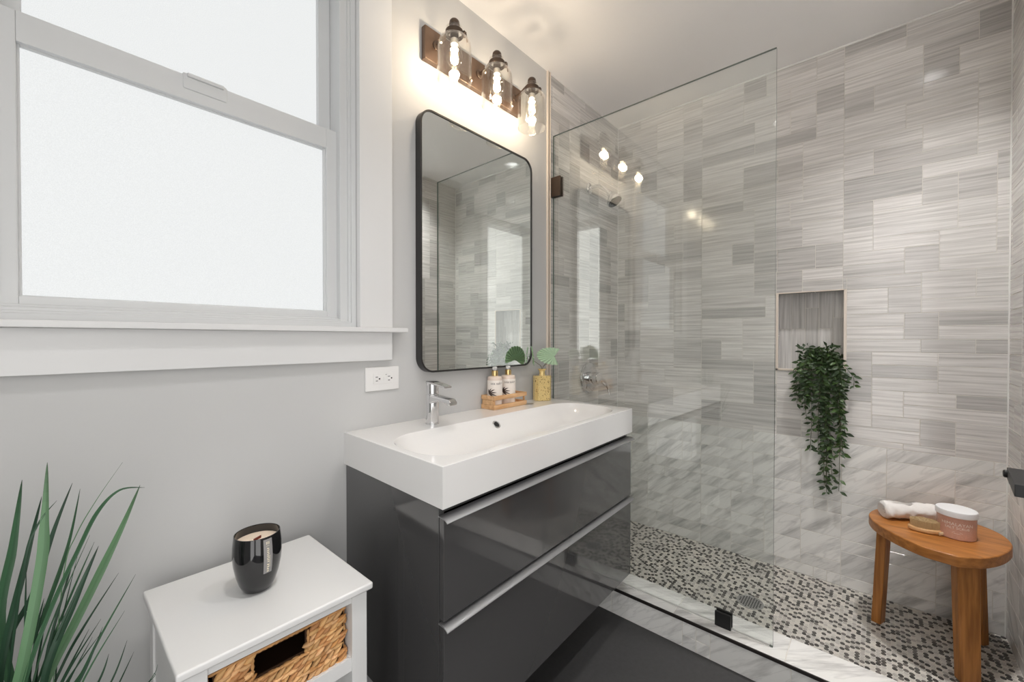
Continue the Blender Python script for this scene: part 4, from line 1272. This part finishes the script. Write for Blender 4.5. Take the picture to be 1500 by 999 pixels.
# ================================================================ STOOL AND ITS THINGS
SZ = 0.493
seat_pts = [(1.384, -1.400), (1.398, -1.328), (1.437, -1.275), (1.482, -1.236), (1.545, -1.200), (1.610, -1.186), (1.672, -1.197), (1.728, -1.226), (1.770, -1.275), (1.792, -1.340), (1.793, -1.410), (1.774, -1.470), (1.735, -1.518), (1.678, -1.543), (1.605, -1.547), (1.535, -1.527), (1.470, -1.495), (1.415, -1.452)]
sl = [(p.x, p.y) for p in bez([(a, b, 0) for a, b in seat_pts + seat_pts[:1]], 4)[:-1]]
st = empty('wooden_stool', (1.59, -1.37, ZF), 'low three-legged orange-brown wooden stool in the shower', 'stool')
bm = bmesh.new(); prism(bm, sl, SZ - 0.036, SZ, bev=0.004); obj('seat', bm, M_teak, st, sharp=50)
for (fx, fy, tx, ty, wd, dp) in ((1.642, -1.216, 1.636, -1.232, 0.054, 0.030), (1.452, -1.432, 1.462, -1.425, 0.060, 0.034), (1.740, -1.489, 1.722, -1.472, 0.056, 0.030)):
    d = Vector((fx - 1.59, fy - 1.37 * -1 if False else fy + 1.37, 0)).normalized(); s = Vector((-d.y, d.x, 0))
    bm = bmesh.new(); rg = []
    for k, (zz, px, py, ws) in enumerate(((ZF + .0005, fx, fy, .86), (SZ - .037, tx, ty, 1.0))):
        o_ = rrect(dp / 2, wd * ws / 2, .004, 3)
        rg.append([bm.verts.new(Vector((px, py, zz)) + d * a + s * b) for a, b in o_])
    ringfaces(bm, rg[0], rg[1]); bm.faces.new(rg[0]); bm.faces.new(rg[1])
    obj('leg', bm, M_teakleg, st)

# jar of scrub
jx, jy = 1.578, -1.416
jr = empty('scrub_jar', (jx, jy, SZ), 'pink bath scrub jar with a white lid on the wooden stool', 'jar')
bm = bmesh.new(); lathe(bm, [(0.0455, 0), (0.048, .003), (0.0485, .076), (0.046, .0795)], (jx, jy, SZ), 48); jb = obj('body', bm, M_scrub, jr)
bm = bmesh.new(); lathe(bm, [(0.0505, .075), (0.0520, .0765), (0.0520, .092), (0.0500, .0950), (0.040, .0955), (0.0, .0950)], (jx, jy, SZ), 48, cap1=False); obj('lid', bm, M_lid, jr)
pj = math.atan2(-1.207 - jy, -0.511 - jx) + .05
for body, size, zz in (('HIMALAYAN', 0.0145, 0.053), ('SALT SCRUB', 0.0112, 0.041)):
    t_ = bend(text_bm(body, size), (jx, jy), 0.0489, pj, SZ + zz); obj('lettering', t_, M_slabel, jb)
bm = bmesh.new()
for zz, h in ((0.027, .010), (0.0245, .013), (0.022, .008)):
    pts = [bm.verts.new((jx + .0488 * math.cos(pj + s_ * h / .0488), jy + .0488 * math.sin(pj + s_ * h / .0488), SZ + zz + q_)) for s_, q_ in ((-1, 0), (1, 0), (1, .0009), (-1, .0009))]
    bm.faces.new(pts)
obj('fine_print', bm, M_slabel, jb)

# rolled washcloth
rng = random.Random(2)
tw = empty('rolled_towel', (1.66, -1.30, SZ), 'rolled white washcloth lying on the wooden stool behind the brush', 'towel')
bm = bmesh.new()
path = bez([(1.612, -1.222, SZ + .029), (1.628, -1.252, SZ + .031), (1.655, -1.296, SZ + .029), (1.684, -1.342, SZ + .028), (1.702, -1.385, SZ + .027)], 9)
rad = []
for i in range(len(path)):
    t = i / (len(path) - 1)
    r = 0.0300 + .0018 * math.sin(t * 9 + 1) - .0025 * math.exp(-((t - .52) / .06) ** 2)
    r *= min(1.0, .72 + 3.0 * t, .80 + 3.0 * (1 - t))
    rad.append(r)
rgs = tube(bm, path, rad, 32, sx=1.10)
for ring in rgs:
    for v in ring:
        nz = mnoise.noise(v.co * 42) * .0052 + mnoise.noise(v.co * 120) * .0020
        v.co += Vector((nz, nz, nz * .8))
        v.co.z = max(v.co.z, SZ + .0006)
obj('cloth', bm, M_towel, tw, sharp=75)
bm = bmesh.new()                # loose outer flap and spiral end
pA = bez([(1.630, -1.256, SZ + .062), (1.655, -1.300, SZ + .059), (1.684, -1.345, SZ + .057), (1.700, -1.378, SZ + .055)], 6)
nA = len(pA)
rows_ = [[bm.verts.new(p + Vector((dx * .85, -dx * .45, dz + .0012 * math.sin(i * 1.3)))) for i, p in enumerate(pA)] for dx, dz in ((-.030, -.018), (-.020, -.006), (-.008, .0005), (.006, .0005), (.020, -.006), (.032, -.020))]
for p_, q_ in zip(rows_, rows_[1:]): ringfaces(bm, p_, q_, closed=False)
bmesh.ops.solidify(bm, geom=bm.faces[:], thickness=.0035)
obj('flap', bm, M_towel, tw, sharp=75)
bm = bmesh.new()
for q in range(2):
    p0 = Vector((1.5965 + .001 * q, -1.226 - .004 * q, SZ + .038 - .012 * q))
    for k in range(5):
        a = p0 + Vector((.0040 * k * .25 - .0046, -.0042 * k, .0016 * math.sin(k * 2.2)))
        tube(bm, [a, a + Vector((.0006, -.0036, .0012 if k % 2 else -.0012))], .0009, 5)
obj('stitching', bm, M_stitch, tw)

# bath brush
br = empty('bath_brush', (1.558, -1.338, SZ), 'small oval wooden bath brush with bristles up, beside the pink jar', 'brush')
Mbr = Matrix.Translation((1.556, -1.338, 0)) @ Matrix.Rotation(math.radians(8), 4, 'Z')
oval = lambda a, b, n=36: [(a * math.cos(2 * PI * k / n), b * math.sin(2 * PI * k / n)) for k in range(n)]
bm = bmesh.new(); prism(bm, oval(.028, .045), SZ + .001, SZ + .015, Mbr, bev=.004); obj('handle', bm, M_brushw, br, sharp=50)
bm = bmesh.new()
rng = random.Random(9)
for i in range(-9, 10):
    for j in range(-13, 14):
        x_, y_ = i * .0024, j * .0028 + (i % 2) * .0014
        if (x_ / .0225) ** 2 + (y_ / .038) ** 2 > 1: continue
        px, py = x_ * 1.10 + rng.uniform(-.0012, .0012), y_ * 1.06 + rng.uniform(-.0012, .0012)
        tube(bm, [Mbr @ Vector((x_, y_, SZ + .0135)), Mbr @ Vector((px, py, SZ + .041 + rng.uniform(-.0015, .0015)))], [.0007, .0010], 5)
bo = obj('bristles', bm, M_brist, br, smooth=False)
bm = bmesh.new()
tube(bm, [Mbr @ Vector(p) for p in ((-.027, -.030, SZ + .008), (-.020, -.040, SZ + .009), (0, -.0455, SZ + .009), (.020, -.040, SZ + .009))], .0055, 8, sx=.45)
obj('strap', bm, M_strap, br)

# ================================================================ TRAILING PLANT IN THE NICHE
rng = random.Random(77)
PXc, PYc = 1.885, -1.005
tp_ = empty('trailing_plant', (PXc, PYc, NZ0), 'dark green trailing plant hanging down from the tiled niche', 'plant')
bm = bmesh.new(); lathe(bm, [(0.026, 0.003), (0.030, 0.004), (0.036, .062), (0.036, .066), (0.033, .066), (0.032, .058)], (PXc, PYc, NZ0), 28); obj('pot', bm, M_potd, tp_)


def leafmesh(bm, cl, p, d, up, ln, wd, col):
    d = Vector(d).normalized(); up = Vector(up); sd = d.cross(up)
    if sd.length < 1e-3: sd = Vector((1, 0, 0))
    sd.normalize(); nn = sd.cross(d).normalized()
    rows = []
    for t, k, dr in ((0, .05, 0), (.2, .62, .01), (.45, 1.0, .0), (.7, .72, -.04), (.88, .34, -.09), (1, .03, -.14)):
        c = p + d * (ln * t) + nn * (ln * dr)
        rows.append([bm.verts.new(c - sd * wd * k + nn * wd * .28 * k), bm.verts.new(c), bm.verts.new(c + sd * wd * k + nn * wd * .28 * k)])
    for a, b in zip(rows, rows[1:]):
        for i in (0, 1):
            f = bm.faces.new((a[i], a[i + 1], b[i + 1], b[i]))
            for lp in f.loops: lp[cl] = col


bmL = bmesh.new(); clL = bmL.loops.layers.float_color.new('tint'); bmS = bmesh.new()
vines = []
# (offset of the hang line in y, lowest z relative to the rim, distance out from the wall)
for k in range(33):
    if k < 19:   # bushy crown and short vines
        yo = rng.uniform(-.105, .085); zlow = rng.uniform(-0.06, 0.10); xo = rng.uniform(.012, .060)
    elif k < 28: # middle length
        yo = rng.gauss(-.022, .036); zlow = rng.uniform(-0.24, -0.04); xo = rng.uniform(.010, .040)
    else:        # the long trailing ends
        yo = rng.gauss(-.035, .020); zlow = rng.uniform(-0.40, -0.26); xo = rng.uniform(.012, .030)
    vines.append((yo, zlow, xo))
vines += [(-.036, -0.405, .02), (-.050, -.345, .018), (.085, -.015, .03), (.100, .045, .03), (-.092, -.14, .02), (-.085, -.20, .02), (-.12, .07, .03)]
for yo, zlow, xo in vines:
    start = Vector((PXc + rng.uniform(-.025, .02), PYc + rng.uniform(-.025, .025), NZ0 + .055))
    crest = Vector((XB + .02 - xo * .6, PYc + yo * .55, NZ0 + rng.uniform(.045, .105)))
    over = Vector((XB - .012 - xo, PYc + yo * .85, NZ0 + rng.uniform(-.01, .045)))
    end = Vector((XB - .012 - xo * .8 + rng.uniform(-.006, .006), PYc + yo + rng.uniform(-.012, .012), Z0 + zlow))
    pts = [start, crest, over]
    if end.z < over.z - .04:
        m = over.lerp(end, .5) + Vector((rng.uniform(-.006, .006), rng.uniform(-.014, .014), 0)); pts += [m, end]
    else: pts += [over + Vector((-.015, (.03 if yo > 0 else -.03), -.03))]
    cv = bez(pts, 8)
    tube(bmS, cv, 0.0011, 5)
    acc = 0; side = 1
    for a, b in zip(cv, cv[1:]):
        acc += (b - a).length
        if acc > 0.0175:
            acc = 0
            t = (b - a).normalized()
            for sgn in ((1, -1) if rng.random() < .55 else (side,)):
                out_ = Vector((-0.45 + rng.uniform(-.3, .3), sgn * 1.0, rng.uniform(-.2, .5)))
                d = (t * rng.uniform(.2, .8) + out_ * .8 + Vector((rng.uniform(-.4, .2), rng.uniform(-.4, .4), rng.uniform(-.5, .3)))).normalized()
                ln = rng.uniform(.019, .033); wd = ln * rng.uniform(.20, .27)
                g = rng.uniform(.6, 1.25); c0 = srgb(46, 66, 36) if rng.random() < .72 else srgb(66, 90, 46)
                p_ = b + d * .003
                if (p_ + d * ln).x > XB - .006 and (p_ + d * ln).z < NZ0 + .004: d.x = -abs(d.x); d.normalize()
                upn = Vector((-1, rng.uniform(-.9, .9), rng.uniform(-.3, 1.2)))
                leafmesh(bmL, clL, p_, d, upn, ln, wd, (c0[0] * g, c0[1] * g, c0[2] * g, 1))
            side = -side
# upright tips of the crown
for k in range(70):
    b = Vector((XB + rng.uniform(-.045, .05), PYc + rng.uniform(-.085, .075), NZ0 + rng.uniform(.05, .118)))
    d = Vector((rng.uniform(-.8, .3), rng.uniform(-.9, .9), rng.uniform(.0, .9)))
    g = rng.uniform(.6, 1.2); c0 = srgb(46, 66, 36)
    leafmesh(bmL, clL, b, d, Vector((-1, rng.uniform(-.5, .5), .8)), rng.uniform(.020, .030), .0065, (c0[0] * g, c0[1] * g, c0[2] * g, 1))
obj('leaves', bmL, M_leaf, tp_, sharp=80); obj('vines', bmS, M_stem, tp_)

# ================================================================ TALL GRASS PLANT
BL = [[[-0.536, -0.22, 0.958], [-0.546, -0.22, 0.859], [-0.559, -0.22, 0.743]], [[-0.51, -0.28, 0.991], [-0.513, -0.28, 0.907], [-0.517, -0.28, 0.838], [-0.538, -0.28, 0.689]], [[-0.482, -0.19, 0.932], [-0.503, -0.19, 0.861], [-0.527, -0.19, 0.764], [-0.553, -0.19, 0.689]], [[-0.516, -0.25, 0.934], [-0.533, -0.25, 0.839], [-0.557, -0.25, 0.697]], [[-0.472, -0.16, 0.912], [-0.487, -0.16, 0.819], [-0.513, -0.16, 0.721], [-0.541, -0.16, 0.629]], [[-0.4, -0.22, 0.914], [-0.423, -0.22, 0.851], [-0.456, -0.22, 0.77], [-0.483, -0.22, 0.706], [-0.514, -0.22, 0.633]], [[-0.401, -0.28, 0.924], [-0.432, -0.28, 0.928], [-0.458, -0.28, 0.9], [-0.481, -0.28, 0.844], [-0.508, -0.28, 0.771], [-0.534, -0.28, 0.678]], [[-0.42, -0.19, 0.953], [-0.453, -0.19, 0.896], [-0.478, -0.19, 0.843], [-0.493, -0.19, 0.783]], [[-0.455, -0.25, 0.835], [-0.481, -0.25, 0.761], [-0.514, -0.25, 0.657]], [[-0.424, -0.16, 0.743], [-0.469, -0.16, 0.667], [-0.496, -0.16, 0.611]], [[-0.407, -0.22, 0.756], [-0.451, -0.22, 0.672], [-0.477, -0.22, 0.615]], [[-0.501, -0.28, 0.931], [-0.52, -0.28, 0.901], [-0.534, -0.28, 0.844]], [[-0.416, -0.19, 0.628], [-0.436, -0.19, 0.568]], [[-0.444, -0.25, 0.65], [-0.457, -0.25, 0.61]], [[-0.404, -0.16, 0.585], [-0.424, -0.16, 0.54]], [[-0.378, -0.22, 0.577], [-0.391, -0.22, 0.552]], [[-0.39, -0.27, 0.595], [-0.399, -0.27, 0.582]], [[-0.464, -0.19, 0.674], [-0.494, -0.19, 0.609]], [[-0.451, -0.25, 0.699], [-0.476, -0.25, 0.63]], [[-0.455, -0.16, 0.812], [-0.478, -0.16, 0.748], [-0.508, -0.16, 0.657]], [[-0.515, -0.22, 0.764], [-0.524, -0.22, 0.72]]]
BW = [.0075, .0085, .0048, .0055, .0042, .0085, .0040, .0010, .0065, .0028, .0028, .0020, .0020, .0022, .0018, .0010, .0010, .0022, .0024, .0022, .0020]
GX, GY = -0.548, -0.225
gp = empty('grass_plant', (GX, GY, 0), 'tall green grass plant in a pot by the wall under the window', 'plant')
bm = bmesh.new(); lathe(bm, [(0.085, 0), (0.090, .006), (0.108, .40), (0.110, .42), (0.104, .42), (0.098, .395)], (GX, GY, 0), 40); pt_ = obj('pot', bm, M_pot, gp)
bm = bmesh.new(); lathe(bm, [(0.099, .385), (0.099, .397), (0.0, .400)], (GX, GY, 0), 32, cap1=False); obj('soil', bm, M_soil, pt_)
bm = bmesh.new(); cl = bm.loops.layers.float_color.new('tint')
rng = random.Random(6)


def blade(pts, wd, col):
    cv = bez(pts, 7); n = len(cv); prev = None
    for i, p in enumerate(cv):
        t = i / (n - 1)
        tg = (cv[min(i + 1, n - 1)] - cv[max(i - 1, 0)]).normalized()
        view = Vector((rng_v[0], rng_v[1], 0.1))
        sd = tg.cross(view).normalized(); nn = sd.cross(tg)
        k = min(1, .18 + (t / .55)) if t < .45 else 1.0
        k = (t / .30) ** .8 if t < .30 else 1.0
        wv = max(wd * k, .0002)
        ring = [bm.verts.new(p - sd * wv + nn * wv * .30), bm.verts.new(p), bm.verts.new(p + sd * wv + nn * wv * .30)]
        if prev:
            for j in (0, 1):
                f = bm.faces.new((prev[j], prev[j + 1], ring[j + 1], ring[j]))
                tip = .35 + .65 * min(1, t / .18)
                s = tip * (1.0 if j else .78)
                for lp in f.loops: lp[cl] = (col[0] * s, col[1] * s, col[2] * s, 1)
        prev = ring


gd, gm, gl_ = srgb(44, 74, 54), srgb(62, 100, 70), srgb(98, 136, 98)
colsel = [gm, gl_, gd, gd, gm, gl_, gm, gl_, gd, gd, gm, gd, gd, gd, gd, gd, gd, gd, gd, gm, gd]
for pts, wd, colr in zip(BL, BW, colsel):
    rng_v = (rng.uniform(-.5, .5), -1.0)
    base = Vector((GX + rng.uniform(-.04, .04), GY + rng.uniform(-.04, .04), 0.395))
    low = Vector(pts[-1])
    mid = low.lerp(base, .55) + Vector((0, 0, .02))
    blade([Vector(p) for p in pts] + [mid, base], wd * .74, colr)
for k in range(16):                # thin blades leaning towards the table
    rng_v = (rng.uniform(-.5, .5), -1)
    base = Vector((GX + rng.uniform(-.03, .05), GY + rng.uniform(-.05, .05), 0.395))
    tip = Vector((rng.uniform(-.54, -.40), GY + rng.uniform(-.10, .10), rng.uniform(.60, .86)))
    blade([tip, base.lerp(tip, .62) + Vector((-.012, 0, .02)), base.lerp(tip, .25) + Vector((-.008, 0, 0)), base], rng.uniform(.0010, .0024), rng.choice([gd, gd, gm]))
for k in range(46):                # further blades on the other sides of the clump
    a = rng.uniform(PI * .55, PI * 1.62); sp_ = rng.uniform(.05, .20); hgt = rng.uniform(.62, .93)
    rng_v = (rng.uniform(-1, 1), -1)
    base = Vector((GX + rng.uniform(-.05, .05), GY + rng.uniform(-.05, .05), 0.395))
    tip = Vector((GX - .06 + sp_ * math.cos(a), GY + .8 * sp_ * math.sin(a), hgt))
    tip.y = min(tip.y, -.02)
    blade([tip, base.lerp(tip, .6) + Vector((.01, 0, .03)), base.lerp(tip, .25), base], rng.uniform(.002, .006), rng.choice([gd, gm, gm, gl_]))
obj('blades', bm, M_blade, gp, sharp=80)
